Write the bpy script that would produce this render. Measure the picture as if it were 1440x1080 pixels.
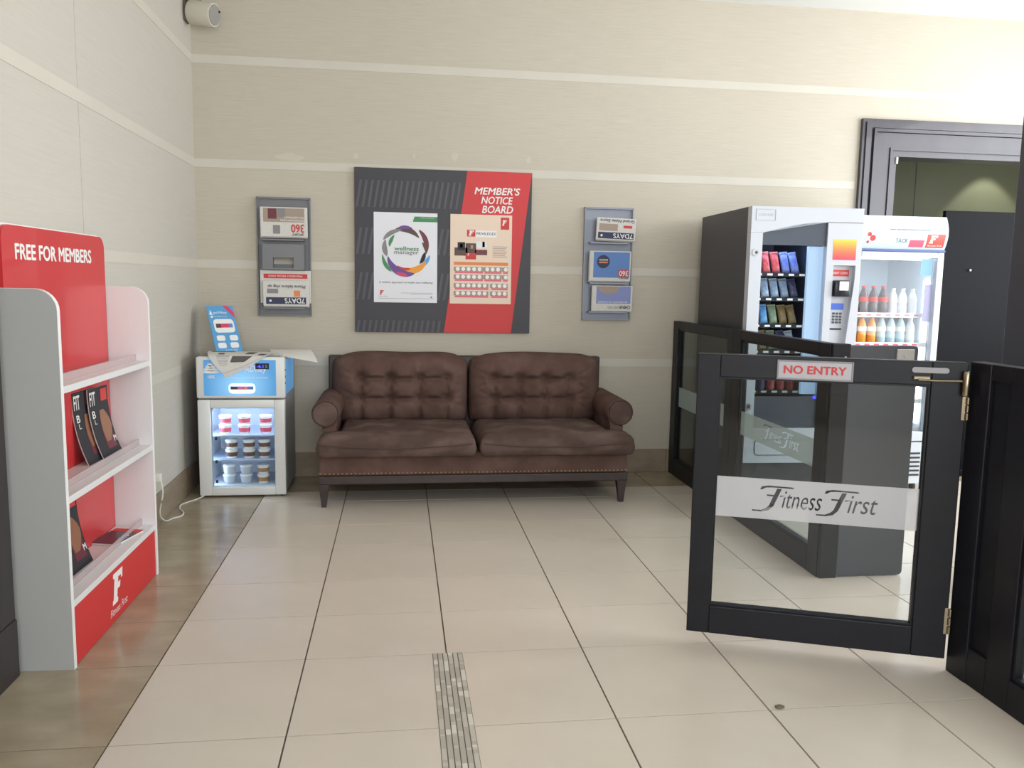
import bpy, bmesh, math, random
from mathutils import Vector, Matrix
for o in list(bpy.data.objects):
    bpy.data.objects.remove(o)
random.seed(7)
SC = bpy.context.scene
COL = SC.collection
PI = math.pi

# ------------------------------------------------------------------ camera, world, lights, exposure
cd = bpy.data.cameras.new('camera')
cd.sensor_width = 36.0
cd.lens = 1168.36 * 36.0 / 1440.0
cd.clip_start = 0.05
cam = bpy.data.objects.new('camera', cd)
COL.objects.link(cam)
cr = Vector((0.99098, -0.13293, 0.01683))
cdn = Vector((0.00042, -0.12254, -0.99246))
cf = Vector((0.13399, 0.98352, -0.12138))
M = Matrix((cr, -cdn, -cf)).transposed().to_4x4()
M.translation = Vector((-0.0044, -5.6938, 1.3394))
cam.matrix_world = M
SC.camera = cam

world = bpy.data.worlds.new('world')
SC.world = world
world.use_nodes = True
bg = world.node_tree.nodes['Background']
bg.inputs[0].default_value = (0.86, 0.93, 1.0, 1)
bg.inputs[1].default_value = 1.0

SC.view_settings.view_transform = 'Standard'
SC.view_settings.look = 'None'
SC.view_settings.exposure = 0.0
SC.view_settings.gamma = 1.0
SC.view_settings.use_curve_mapping = False


def area(name, loc, to, sx, sy, power, col=(1, 1, 1)):
    l = bpy.data.lights.new(name, 'AREA')
    l.shape = 'RECTANGLE'
    l.size = sx
    l.size_y = sy
    l.energy = power
    l.color = col
    o = bpy.data.objects.new(name, l)
    COL.objects.link(o)
    o.location = loc
    o.rotation_euler = (Vector(to) - Vector(loc)).to_track_quat('-Z', 'Y').to_euler()
    return o


# daylight entering through the big windows of the right wall and of the entrance front
area('window_daylight_right', (5.25, -2.6, 1.9), (0, -2.6, 1.4), 4.4, 2.2, 235, (0.95, 0.98, 1.0))
area('window_daylight_front', (1.6, -8.3, 1.9), (1.6, 0, 1.3), 5.0, 2.4, 165, (0.92, 0.97, 1.0))


# ------------------------------------------------------------------ materials
def lin(c):
    r = []
    for v in c:
        v = v / 255.0
        r.append(v / 12.92 if v <= 0.04045 else ((v + 0.055) / 1.055) ** 2.4)
    return (r[0], r[1], r[2], 1.0)


def mat(name, col, rough=0.5, metal=0.0, spec=0.5, emit=None, es=0.0, var=0.0, vscale=(8, 8, 8), bump=0.0, bscale=(60, 60, 60), col2=None, coat=0.0, vlo=0.35, vhi=0.65):
    m = bpy.data.materials.new(name)
    m.use_nodes = True
    nt = m.node_tree
    b = nt.nodes['Principled BSDF']
    b.inputs['Base Color'].default_value = lin(col)
    b.inputs['Roughness'].default_value = rough
    b.inputs['Metallic'].default_value = metal
    b.inputs['Specular IOR Level'].default_value = spec
    b.inputs['Coat Weight'].default_value = coat
    if emit:
        b.inputs['Emission Color'].default_value = lin(emit)
        b.inputs['Emission Strength'].default_value = es
    if var or col2 or bump:
        tc = nt.nodes.new('ShaderNodeTexCoord')

    def noise(scale, detail=4.0):
        mp = nt.nodes.new('ShaderNodeMapping')
        mp.inputs['Scale'].default_value = scale
        nt.links.new(tc.outputs['Object'], mp.inputs['Vector'])
        n = nt.nodes.new('ShaderNodeTexNoise')
        n.inputs['Scale'].default_value = 1.0
        n.inputs['Detail'].default_value = detail
        nt.links.new(mp.outputs['Vector'], n.inputs['Vector'])
        return n
    if var or col2:
        n = noise(vscale)
        rp = nt.nodes.new('ShaderNodeValToRGB')
        a = lin(col)
        if col2:
            bcol = lin(col2)
        else:
            bcol = tuple(min(1, x * (1 + var)) for x in a[:3]) + (1,)
            a = tuple(x * (1 - var) for x in a[:3]) + (1,)
        rp.color_ramp.elements[0].position = vlo
        rp.color_ramp.elements[0].color = a
        rp.color_ramp.elements[1].position = vhi
        rp.color_ramp.elements[1].color = bcol
        nt.links.new(n.outputs['Fac'], rp.inputs['Fac'])
        nt.links.new(rp.outputs['Color'], b.inputs['Base Color'])
    if bump:
        n = noise(bscale, 3.0)
        bp = nt.nodes.new('ShaderNodeBump')
        bp.inputs['Strength'].default_value = bump
        bp.inputs['Distance'].default_value = 0.004
        nt.links.new(n.outputs['Fac'], bp.inputs['Height'])
        nt.links.new(bp.outputs['Normal'], b.inputs['Normal'])
    return m


def glass_mat(name, tint, ior=1.45, haze=0.0, hazecol=(200, 205, 205)):
    m = bpy.data.materials.new(name)
    m.use_nodes = True
    nt = m.node_tree
    for n in list(nt.nodes):
        nt.nodes.remove(n)
    out = nt.nodes.new('ShaderNodeOutputMaterial')
    tr = nt.nodes.new('ShaderNodeBsdfTransparent')
    tr.inputs[0].default_value = lin(tint)
    gl = nt.nodes.new('ShaderNodeBsdfGlossy')
    gl.inputs['Roughness'].default_value = 0.03
    fr = nt.nodes.new('ShaderNodeFresnel')
    fr.inputs[0].default_value = ior
    mx = nt.nodes.new('ShaderNodeMixShader')
    # the pane's exit face must not act as a total reflector: reflect on the entry face only
    ge = nt.nodes.new('ShaderNodeNewGeometry')
    sb = nt.nodes.new('ShaderNodeMath')
    sb.operation = 'SUBTRACT'
    sb.inputs[0].default_value = 1.0
    nt.links.new(ge.outputs['Backfacing'], sb.inputs[1])
    mu = nt.nodes.new('ShaderNodeMath')
    mu.operation = 'MULTIPLY'
    nt.links.new(fr.outputs[0], mu.inputs[0])
    nt.links.new(sb.outputs[0], mu.inputs[1])
    nt.links.new(mu.outputs[0], mx.inputs[0])
    nt.links.new(tr.outputs[0], mx.inputs[1])
    nt.links.new(gl.outputs[0], mx.inputs[2])
    last = mx
    if haze > 0:
        df = nt.nodes.new('ShaderNodeBsdfDiffuse')
        df.inputs[0].default_value = lin(hazecol)
        m2 = nt.nodes.new('ShaderNodeMixShader')
        m2.inputs[0].default_value = haze
        nt.links.new(mx.outputs[0], m2.inputs[1])
        nt.links.new(df.outputs[0], m2.inputs[2])
        last = m2
    nt.links.new(last.outputs[0], out.inputs[0])
    return m


PAPERL = mat('wallpaper_pale', (200, 195, 185), 0.8, var=0.02, vscale=(5, 5, 150), bump=0.18, bscale=(14, 14, 240), spec=0.2)
PAPER = mat('wallpaper_cream', (198, 190, 175), 0.8, var=0.035, vscale=(5, 5, 170), bump=0.35, bscale=(14, 14, 260), spec=0.2)
BAND = mat('wall_band_pale', (208, 203, 191), 0.7, var=0.02, vscale=(3, 3, 3), spec=0.2)
PATCH = mat('wall_scuff_pale', (205, 198, 184), 0.8, spec=0.2)
CEIL = mat('ceiling_white', (232, 234, 232), 0.9)
TILE = mat('floor_tile_beige', (211, 199, 185), 0.25, var=0.035, vscale=(2.5, 2.5, 2.5), spec=0.5)
GROUT = mat('grout_brown', (104, 94, 82), 0.9)
MARBLE = mat('border_marble_brown', (150, 136, 114), 0.2, col2=(176, 161, 137), vscale=(4, 7, 4), vlo=0.3, vhi=0.7)
SKIRT = mat('skirting_tile_brown', (140, 124, 106), 0.5, col2=(158, 142, 122), vscale=(6, 6, 12))
MOS = [mat('mosaic_grey', (176, 169, 157), 0.45), mat('mosaic_pale', (214, 208, 196), 0.4), mat('mosaic_mid', (192, 185, 173), 0.45)]
BLACKW = mat('black_lacquer_wood', (23, 23, 29), 0.4, var=0.1, vscale=(5, 5, 30), spec=0.28)
CHAR = mat('charcoal_panel', (64, 65, 72), 0.4)
DOORW = mat('dark_stained_wood', (62, 58, 66), 0.35, var=0.1, vscale=(8, 8, 3), coat=0.2)
CORR = mat('corridor_wall_olive', (142, 144, 124), 0.8)
WHITE = mat('white_laminate', (226, 226, 226), 0.35)
WEDGE = mat('white_edge', (240, 240, 240), 0.3)
REDL = mat('red_gloss', (203, 52, 56), 0.3, coat=0.2)
REDM = mat('red_matt', (206, 52, 54), 0.5)
CLEAR = glass_mat('clear_acrylic', (244, 240, 240), 1.15, 0.35, (226, 214, 214))
LETW = mat('white_print', (240, 238, 236), 0.5)
SUEDE = mat('brown_suede', (92, 70, 63), 0.85, col2=(114, 90, 82), vscale=(7, 7, 7), bump=0.25, bscale=(220, 220, 220), spec=0.2, vlo=0.4, vhi=0.75)
SUEDE2 = mat('brown_suede_seat', (86, 68, 63), 0.85, col2=(120, 100, 93), vscale=(5, 9, 9), bump=0.25, bscale=(200, 200, 200), spec=0.2, vlo=0.45, vhi=0.8)
SUEDEP = mat('brown_suede_piping', (82, 60, 54), 0.8)
SOFAW = mat('dark_sofa_wood', (52, 38, 36), 0.4, var=0.15, vscale=(20, 20, 20))
BRASS = mat('antique_brass', (170, 140, 90), 0.35, 1.0)
BRASSP = mat('polished_brass', (150, 138, 116), 0.25, 1.0)
STEEL = mat('brushed_steel', (190, 190, 192), 0.3, 1.0)
BOARDB = mat('board_black', (58, 56, 62), 0.5)
RIB = mat('board_rib', (82, 80, 86), 0.5)
SHEET = mat('poster_white', (226, 226, 232), 0.35)
PEACH = mat('poster_peach', (232, 208, 186), 0.4)
GREY = mat('rack_grey_metal', (122, 122, 126), 0.45, 0.2)
GREYB = mat('rack_bluegrey_metal', (140, 144, 156), 0.45, 0.2)
NEWS = mat('newsprint', (216, 213, 208), 0.8, var=0.03, vscale=(60, 60, 60))
INK = mat('ink_black', (48, 48, 54), 0.7)
INKG = mat('ink_grey', (140, 138, 140), 0.7)
INKN = mat('ink_navy', (62, 66, 92), 0.7)
INKR = mat('ink_red', (206, 66, 64), 0.6)
INKB = mat('ink_blue', (98, 136, 196), 0.6)
INKL = mat('ink_lilac', (136, 146, 196), 0.6)
INKT = mat('ink_tan', (168, 150, 136), 0.6)
INKO = mat('ink_orange', (226, 140, 84), 0.6)
GREEN = mat('print_green', (66, 140, 86), 0.5)
PURP = mat('print_purple', (108, 76, 146), 0.5)
MAROON = mat('print_maroon', (110, 50, 62), 0.5)
ORANGE = mat('print_orange', (238, 160, 50), 0.5)
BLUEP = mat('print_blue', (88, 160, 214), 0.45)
MAGENTA = mat('print_magenta', (214, 66, 110), 0.5)
PINKP = mat('print_pink', (226, 110, 130), 0.5)
BRN = mat('print_brown', (92, 66, 56), 0.5)
FRIDGEW = mat('cooler_white', (226, 226, 224), 0.35)
FRIDGEG = mat('cooler_grey_side', (140, 142, 146), 0.4)
FRIDGEI = mat('cooler_inner', (222, 230, 240), 0.4)
LED = mat('led_strip', (255, 255, 255), 0.5, emit=(214, 232, 255), es=22.0)
LEDB = mat('fridge_led', (255, 255, 255), 0.5, emit=(225, 238, 255), es=9.0)
LEDV = mat('vending_led', (255, 255, 255), 0.5, emit=(190, 214, 255), es=30.0)
MATTB = mat('matt_black_board', (10, 10, 15), 0.6, spec=0.12)
SLOT = mat('dull_steel', (128, 124, 124), 0.45, 1.0)
LEDH = mat('lit_header_glow', (196, 226, 250), 0.5, emit=(190, 224, 255), es=1.6)
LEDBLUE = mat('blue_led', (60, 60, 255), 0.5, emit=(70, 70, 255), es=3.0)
LCD = mat('lcd_blue', (66, 96, 180), 0.4, emit=(66, 96, 190), es=0.35)
LCDK = mat('display_dark', (22, 26, 40), 0.3)
HDRB = mat('header_blue_lit', (86, 152, 206), 0.4, emit=(86, 152, 210), es=0.4)
# backlit header: the lamp sits behind the middle of the sign
_nt = HDRB.node_tree
_tc = _nt.nodes.new('ShaderNodeTexCoord')
_mp = _nt.nodes.new('ShaderNodeMapping')
_mp.inputs['Location'].default_value = (0.0, 1.25, -3.45)
_mp.inputs['Scale'].default_value = (5.0, 5.0, 5.0)
_gr = _nt.nodes.new('ShaderNodeTexGradient')
_gr.gradient_type = 'SPHERICAL'
_rp = _nt.nodes.new('ShaderNodeValToRGB')
_rp.color_ramp.elements[0].color = lin((80, 146, 206))
_rp.color_ramp.elements[1].color = (0.75, 1.3, 1.7, 1)
_nt.links.new(_tc.outputs['Object'], _mp.inputs['Vector'])
_nt.links.new(_mp.outputs['Vector'], _gr.inputs['Vector'])
_nt.links.new(_gr.outputs['Fac'], _rp.inputs['Fac'])
_nt.links.new(_rp.outputs['Color'], _nt.nodes['Principled BSDF'].inputs['Emission Color'])
CUPW = mat('tub_white', (236, 236, 236), 0.4)
CUPR = mat('tub_label_red', (222, 86, 104), 0.45)
CUPB = mat('tub_brown', (112, 82, 70), 0.45)
CUPG = mat('tub_clear_grey', (196, 202, 214), 0.4)
CUPO = mat('tub_caramel', (176, 132, 92), 0.45)
RUB = mat('black_rubber', (30, 30, 34), 0.6)
CORD = mat('white_cord', (226, 224, 216), 0.45)
VEND = mat('vending_white', (203, 207, 215), 0.32)
VENDS = mat('vending_charcoal_side', (64, 64, 70), 0.45)
VENDD = mat('vending_dark_band', (74, 80, 92), 0.35)
VENDK = mat('vending_interior', (70, 74, 92), 0.5)
VGLOW = mat('vending_wall_glow', (120, 136, 156), 0.5, emit=(186, 216, 252), es=0.72)  # emission paints the brightness of the lit inner wall
BEVI = mat('drinks_fridge_inner', (226, 232, 236), 0.45)
HDRW = mat('lit_header_white', (190, 206, 216), 0.4, emit=(190, 220, 245), es=0.22)
FOILS = {'red': mat('foil_red', (206, 60, 62), 0.3, col2=(230, 130, 130), vscale=(25, 25, 18)),
         'blue': mat('foil_blue', (92, 108, 190), 0.3, col2=(160, 176, 220), vscale=(25, 25, 18)),
         'silver': mat('foil_silver_blue', (140, 164, 204), 0.25, col2=(206, 222, 240), vscale=(30, 30, 20)),
         'sky': mat('foil_sky', (80, 150, 220), 0.3, col2=(150, 200, 240), vscale=(25, 25, 18)),
         'olive': mat('foil_olive', (130, 150, 130), 0.3, col2=(180, 190, 150), vscale=(25, 25, 18)),
         'tan': mat('foil_tan_reflection', (150, 122, 84), 0.35, col2=(180, 158, 110), vscale=(18, 18, 18)),  # tan also stands in for a brown reflection in the vending glass
         'dark': mat('foil_dark', (74, 70, 104), 0.3, col2=(110, 110, 150), vscale=(25, 25, 18)),
         'white': mat('foil_white', (196, 204, 226), 0.3, col2=(226, 230, 240), vscale=(25, 25, 18)),
         'green': mat('foil_green', (120, 170, 120), 0.3, col2=(190, 216, 190), vscale=(25, 25, 18))}
COLA = mat('cola_bottle', (96, 84, 88), 0.15)
FANTA = mat('orange_bottle', (240, 160, 60), 0.2)
WATER = mat('water_bottle', (196, 216, 226), 0.15)
OVEREXPB = mat('overexposed_bottle', (240, 240, 242), 0.25)  # overexposure in the lit fridge put into the bottle colour
CAPR = mat('cap_red', (216, 62, 60), 0.4)
CAPO = mat('cap_orange', (214, 130, 70), 0.4)
GLASS = glass_mat('clear_glass', (250, 252, 252), 1.42)
GLASSD = glass_mat('fence_glass', (226, 232, 232), 1.45)
FROST = glass_mat('frosted_vinyl', (236, 238, 240), 1.3, 0.80, (206, 204, 207))
FROSTD = glass_mat('frosted_vinyl_green', (220, 230, 228), 1.3, 0.78, (176, 190, 190))


# ------------------------------------------------------------------ helpers
def obj(name, bm, m, parent=None, smooth=False, loc=None, rot=None):
    me = bpy.data.meshes.new(name)
    bmesh.ops.recalc_face_normals(bm, faces=bm.faces)
    bm.to_mesh(me)
    bm.free()
    if isinstance(m, (list, tuple)):
        for x in m:
            me.materials.append(x)
    else:
        me.materials.append(m)
    if smooth:
        for p in me.polygons:
            p.use_smooth = True
        if smooth != 'all':
            try:
                me.set_sharp_from_angle(angle=math.radians(40))
            except Exception:
                pass
    o = bpy.data.objects.new(name, me)
    COL.objects.link(o)
    if parent:
        o.parent = parent
    if loc:
        o.location = loc
    if rot:
        o.rotation_euler = rot
    return o


def tag(o, label, cat, group=None):
    o['label'] = label
    o['category'] = cat
    if group:
        o['group'] = group
    return o


def thing(name, label, cat, loc=(0, 0, 0), rz=0.0, group=None, rot=None):
    o = bpy.data.objects.new(name, None)
    o.empty_display_size = 0.05
    COL.objects.link(o)
    o.location = loc
    o.rotation_euler = rot if rot else (0, 0, rz)
    return tag(o, label, cat, group)


def struct(o):
    o['kind'] = 'structure'
    return o


def copy_tree(o, parent=None):
    c = o.copy()
    COL.objects.link(c)
    if parent:
        c.parent = parent
    for ch in list(o.children):
        copy_tree(ch, c)
    return c


def box(bm, x0, x1, y0, y1, z0, z1, bev=0.0, seg=2, mi=0):
    vs = [bm.verts.new((x, y, z)) for z in (z0, z1) for y in (y0, y1) for x in (x0, x1)]
    fs = []
    for f in ((0, 2, 3, 1), (4, 5, 7, 6), (0, 1, 5, 4), (2, 6, 7, 3), (0, 4, 6, 2), (1, 3, 7, 5)):
        fc = bm.faces.new([vs[i] for i in f])
        fc.material_index = mi
        fs.append(fc)
    if bev > 0:
        es = set()
        for f in fs:
            es.update(f.edges)
        bmesh.ops.bevel(bm, geom=list(es), offset=bev, segments=seg, profile=0.5, affect='EDGES')
    return bm


def B(x0, x1, y0, y1, z0, z1, bev=0.0, seg=2):
    return box(bmesh.new(), x0, x1, y0, y1, z0, z1, bev, seg)


def prism(bm, pts, y0, y1, mi=0):
    """outline in (x, z) pushed along y"""
    a = [bm.verts.new((p[0], y0, p[1])) for p in pts]
    b = [bm.verts.new((p[0], y1, p[1])) for p in pts]
    n = len(pts)
    f1 = bm.faces.new(a)
    f2 = bm.faces.new(b[::-1])
    f1.material_index = f2.material_index = mi
    for i in range(n):
        f = bm.faces.new((a[i], b[i], b[(i + 1) % n], a[(i + 1) % n]))
        f.material_index = mi
    return bm


def P(pts, y0, y1):
    return prism(bmesh.new(), pts, y0, y1)


def rrect(x0, x1, z0, z1, r, n=5, corners=(1, 1, 1, 1)):
    """rounded rectangle; corners: bottom-left, bottom-right, top-right, top-left"""
    pts = []
    for (cx, cz, a0, on, px, pz) in ((x0 + r, z0 + r, PI, corners[0], x0, z0), (x1 - r, z0 + r, 1.5 * PI, corners[1], x1, z0),
                                     (x1 - r, z1 - r, 0, corners[2], x1, z1), (x0 + r, z1 - r, 0.5 * PI, corners[3], x0, z1)):
        if not on:
            pts.append((px, pz))
            continue
        for i in range(n + 1):
            a = a0 + 0.5 * PI * i / n
            pts.append((cx + r * math.cos(a), cz + r * math.sin(a)))
    return pts


def tube(bm, pts, r, n=8, cap=True):
    pts = [Vector(p) for p in pts]
    rings = []
    up = Vector((0, 0, 1))
    for i, p in enumerate(pts):
        t = (pts[min(i + 1, len(pts) - 1)] - pts[max(i - 1, 0)]).normalized()
        u = up if abs(t.dot(up)) < 0.95 else Vector((1, 0, 0))
        a = t.cross(u).normalized()
        b = t.cross(a).normalized()
        rr = r[i] if isinstance(r, (list, tuple)) else r
        rings.append([bm.verts.new(p + (a * math.cos(2 * PI * k / n) + b * math.sin(2 * PI * k / n)) * rr) for k in range(n)])
    for i in range(len(rings) - 1):
        for k in range(n):
            bm.faces.new((rings[i][k], rings[i][(k + 1) % n], rings[i + 1][(k + 1) % n], rings[i + 1][k]))
    if cap:
        bm.faces.new(rings[0][::-1])
        bm.faces.new(rings[-1])
    return bm


def T(pts, r, n=8):
    return tube(bmesh.new(), pts, r, n)


def smoothpts(pts, k=6):
    """Catmull-Rom through pts"""
    pts = [Vector(p) for p in pts]
    out = []
    for i in range(len(pts) - 1):
        p0 = pts[max(i - 1, 0)]; p1 = pts[i]; p2 = pts[i + 1]; p3 = pts[min(i + 2, len(pts) - 1)]
        for j in range(k):
            t = j / k
            out.append(0.5 * ((2 * p1) + (p2 - p0) * t + (2 * p0 - 5 * p1 + 4 * p2 - p3) * t * t + (3 * p1 - p0 - 3 * p2 + p3) * t ** 3))
    out.append(pts[-1])
    return out


def lathe(bm, prof, n=20, c=(0, 0, 0)):
    rings = []
    for r, z in prof:
        if r < 1e-6:
            rings.append([bm.verts.new((c[0], c[1], c[2] + z))])
        else:
            rings.append([bm.verts.new((c[0] + r * math.cos(2 * PI * k / n), c[1] + r * math.sin(2 * PI * k / n), c[2] + z)) for k in range(n)])
    for a, b in zip(rings, rings[1:]):
        for k in range(n):
            k2 = (k + 1) % n
            if len(a) == 1 and len(b) == 1:
                continue
            if len(a) == 1:
                bm.faces.new((a[0], b[k], b[k2]))
            elif len(b) == 1:
                bm.faces.new((a[k], b[0], a[k2]))
            else:
                bm.faces.new((a[k], a[k2], b[k2], b[k]))
    if len(rings[0]) > 1:
        bm.faces.new(rings[0][::-1])
    if len(rings[-1]) > 1:
        bm.faces.new(rings[-1])
    return bm


def L(prof, n=20, c=(0, 0, 0)):
    return lathe(bmesh.new(), prof, n, c)


def disc(bm, cx, cz, r, y0, y1, n=20, mi=0, rz=None):
    rz = rz or r
    return prism(bm, [(cx + r * math.cos(2 * PI * k / n), cz + rz * math.sin(2 * PI * k / n)) for k in range(n)], y0, y1, mi)


def frame(bm, x0, x1, y0, y1, z0, z1, l, r, b, t, bev=0.0):
    """rectangular frame of four members"""
    box(bm, x0, x0 + l, y0, y1, z0, z1, bev)
    box(bm, x1 - r, x1, y0, y1, z0, z1, bev)
    box(bm, x0 + l, x1 - r, y0, y1, z0, z0 + b, bev)
    box(bm, x0 + l, x1 - r, y0, y1, z1 - t, z1, bev)
    return bm


def text_bm(s, shear=0.0, bold=0.0):
    c = bpy.data.curves.new('lettering', 'FONT')
    c.body = s
    c.size = 1.0
    c.shear = shear
    c.offset = bold
    c.resolution_u = 3
    o = bpy.data.objects.new('lettering', c)
    COL.objects.link(o)
    dg = bpy.context.evaluated_depsgraph_get()
    me = bpy.data.meshes.new_from_object(o.evaluated_get(dg))
    bpy.data.objects.remove(o)
    bpy.data.curves.remove(c)
    bm = bmesh.new()
    bm.from_mesh(me)
    bpy.data.meshes.remove(me)
    bmesh.ops.remove_doubles(bm, verts=bm.verts, dist=1e-5)
    return bm


def fit_text(s, x0, x1, z0, z1, y, shear=0.0, bold=0.0, flip=False):
    bm = text_bm(s, shear)
    if bold > 0:
        geo = list(bm.verts) + list(bm.edges) + list(bm.faces)
        for li, (dx, dy) in enumerate(((bold, 0), (bold * 0.5, bold * 0.6), (bold * 0.5, -bold * 0.6))):
            d = bmesh.ops.duplicate(bm, geom=geo)
            bmesh.ops.translate(bm, vec=(dx * 1.6, dy, li + 1.0), verts=[v for v in d['geom'] if isinstance(v, bmesh.types.BMVert)])
    xs = [v.co.x for v in bm.verts]; ys = [v.co.y for v in bm.verts]
    ax, bx, ay, by = min(xs), max(xs), min(ys), max(ys)
    for v in bm.verts:
        u = (v.co.x - ax) / (bx - ax); w = (v.co.y - ay) / max(by - ay, 1e-6)
        if flip:
            u, w = 1 - u, 1 - w
        v.co = Vector((x0 + (x1 - x0) * u, y - 0.00012 * v.co.z, z0 + (z1 - z0) * w))
    return bm


def text(s, x0, x1, z0, z1, y, m, parent, shear=0.0, bold=0.0, flip=False, name='lettering'):
    return obj(name, fit_text(s, x0, x1, z0, z1, y, shear, bold, flip), m, parent)


# ------------------------------------------------------------------ room shell
XL = -1.312
H = 3.26
ROWS = [-0.43, -0.67, -1.170, -1.530, -2.040, -2.430, -2.817, -3.323, -3.71, -4.10, -4.61, -5.0]
COLS = [-0.836 + 0.5 * k for k in range(12)]
floor = struct(obj('floor', B(XL - 0.2, 6.9, -9.0, 2.3, -0.2, -0.006), GROUT))
G = 0.0027
meshes = {}


def tile(name, x0, x1, y0, y1, m, z=0.0):
    key = (round(x1 - x0, 3), round(y1 - y0, 3), m.name)
    w, h = x1 - x0 - 2 * G, y1 - y0 - 2 * G
    if key not in meshes:
        bm = bmesh.new()
        e = 0.0003
        a = [bm.verts.new(p) for p in ((0, 0, -0.006), (w, 0, -0.006), (w, h, -0.006), (0, h, -0.006))]
        b = [bm.verts.new(p) for p in ((0, 0, -e), (w, 0, -e), (w, h, -e), (0, h, -e))]
        c = [bm.verts.new(p) for p in ((e, e, 0), (w - e, e, 0), (w - e, h - e, 0), (e, h - e, 0))]
        for lo, hi in ((a, b), (b, c)):
            for i in range(4):
                bm.faces.new((lo[i], lo[(i + 1) % 4], hi[(i + 1) % 4], hi[i]))
        bm.faces.new(c)
        o = obj(name, bm, m, floor)
        meshes[key] = o.data
    else:
        o = bpy.data.objects.new(name, meshes[key])
        COL.objects.link(o)
        o.parent = floor
    o.location = (x0 + G, y0 + G, z - random.random() * 0.0006)
    return o


for i in range(len(COLS) - 1):
    for j in range(len(ROWS) - 1):
        tile('floor_tile', COLS[i], COLS[i + 1], ROWS[j + 1], ROWS[j], TILE)
for j in range(len(ROWS) - 1):
    tile('border_tile', XL, COLS[0], ROWS[j + 1], ROWS[j], MARBLE)
for i in range(len(COLS) - 1):
    tile('border_tile', COLS[i], COLS[i + 1], ROWS[0], 0.0, MARBLE)
tile('border_tile', XL, COLS[0], ROWS[0], 0.0, MARBLE)
# near floor beyond the last tile row, one plain slab
struct(obj('trim_1', B(XL, 5.3, -8.5, ROWS[-1] - G, -0.006, -0.0005), TILE))
# mosaic strip running towards the camera
bm = bmesh.new()
sw = 0.108 / 6
for c in range(6):
    y = -2.818
    while y > -5.2:
        ln = random.choice((0.012, 0.02, 0.03, 0.045))
        x = 0.1135 + c * sw
        box(bm, x + 0.0016, x + sw - 0.0016, y - ln + 0.0002, y, -0.004, 0.0012 + random.random() * 0.0005, 0, mi=random.choice((0, 0, 0, 1, 2, 2)))
        y -= ln
ms = obj('mosaic_strip', bm, MOS, floor)
ms['kind'] = 'stuff'
ms['label'] = 'strip of six rows of small grey mosaic stones'
obj('mosaic_bed', B(0.1135, 0.2215, -5.2, -2.816, -0.004, 0.0004), GROUT, floor)

# walls
DX0, DX1, DZ = 3.505, 4.72, 2.285
bm = bmesh.new()
box(bm, XL - 0.2, DX0, 0, 0.15, -0.006, H)
box(bm, DX1, 5.5, 0, 0.15, -0.006, H)
box(bm, DX0, DX1, 0, 0.15, DZ, H)
wall_back = struct(obj('wall_back', bm, PAPER))
bm = bmesh.new()
seamY = -1.965
box(bm, XL - 0.2, XL, seamY + 0.002, 0, -0.006, H)
box(bm, XL - 0.2, XL, -9.0, seamY - 0.002, -0.006, H)
box(bm, XL - 0.2, XL - 0.006, seamY - 0.002, seamY + 0.002, -0.006, H)
wall_left = struct(obj('wall_left', bm, PAPERL))
bm = bmesh.new()
for z in (2.714, 2.0693, 1.4268, 0.7882):
    hh = 0.0265
    obj('wall_band', B(XL + 0.002, DX0 - 0.285 if z < 2.53 else 5.3, -0.0025, 0.001, z - hh, z + hh), BAND, wall_back)
    obj('wall_band', B(XL - 0.001, XL + 0.0025, -9.0, 0, z - hh, z + hh), BAND, wall_left)
bm.free()
# pale scuffs on the back wall above the board
for (x, z, w, h) in ((-0.29, 2.145, 0.035, 0.04), (0.09, 2.16, 0.02, 0.03), (0.36, 2.165, 0.05, 0.05), (0.86, 2.16, 0.035, 0.04), (-0.72, 2.125, 0.16, 0.05)):
    bm = bmesh.new()
    pts = []
    for k in range(14):
        a = 2 * PI * k / 14
        rr = 0.75 + random.random() * 0.5
        pts.append((x + w * 0.5 * rr * math.cos(a), z + h * 0.5 * rr * math.sin(a)))
    prism(bm, pts, -0.0008, 0.0)
    obj('scuff', bm, PATCH, wall_back)
# right wall and entrance front with their big window openings (both outside the picture)
bm = bmesh.new()
box(bm, 5.3, 5.5, -9, 0.15, -0.006, 0.7)
box(bm, 5.3, 5.5, -9, 0.15, 3.0, H)
box(bm, 5.3, 5.5, -0.4, 0.15, 0.7, 3.0)
box(bm, 5.3, 5.5, -9, -4.8, 0.7, 3.0)
struct(obj('wall_right', bm, PAPER))
bm = bmesh.new()
box(bm, XL - 0.2, -0.9, -8.7, -8.5, -0.006, H)
box(bm, 4.1, 5.5, -8.7, -8.5, -0.006, H)
box(bm, -0.9, 4.1, -8.7, -8.5, 3.1, H)
box(bm, -0.9, 4.1, -8.7, -8.5, -0.006, 0.7)
struct(obj('wall_front', bm, PAPER))
bm = bmesh.new()
frame(bm, -0.9, 4.1, -8.64, -8.56, 0.7, 3.1, 0.06, 0.06, 0.06, 0.06)
box(bm, 1.57, 1.63, -8.64, -8.56, 0.76, 3.04)
struct(obj('window_1', bm, DOORW))
bm = bmesh.new()
box(bm, 5.36, 5.44, -4.8, -0.4, 0.7, 0.76)
box(bm, 5.36, 5.44, -4.8, -0.4, 2.94, 3.0)
for y in (-4.8, -3.3, -1.9, -0.46):
    box(bm, 5.36, 5.44, y, y + 0.06, 0.76, 2.94)
struct(obj('window_2', bm, DOORW))
struct(obj('ceiling', B(XL - 0.2, 5.5, -9.0, 0.15, H, H + 0.15), CEIL))

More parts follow.
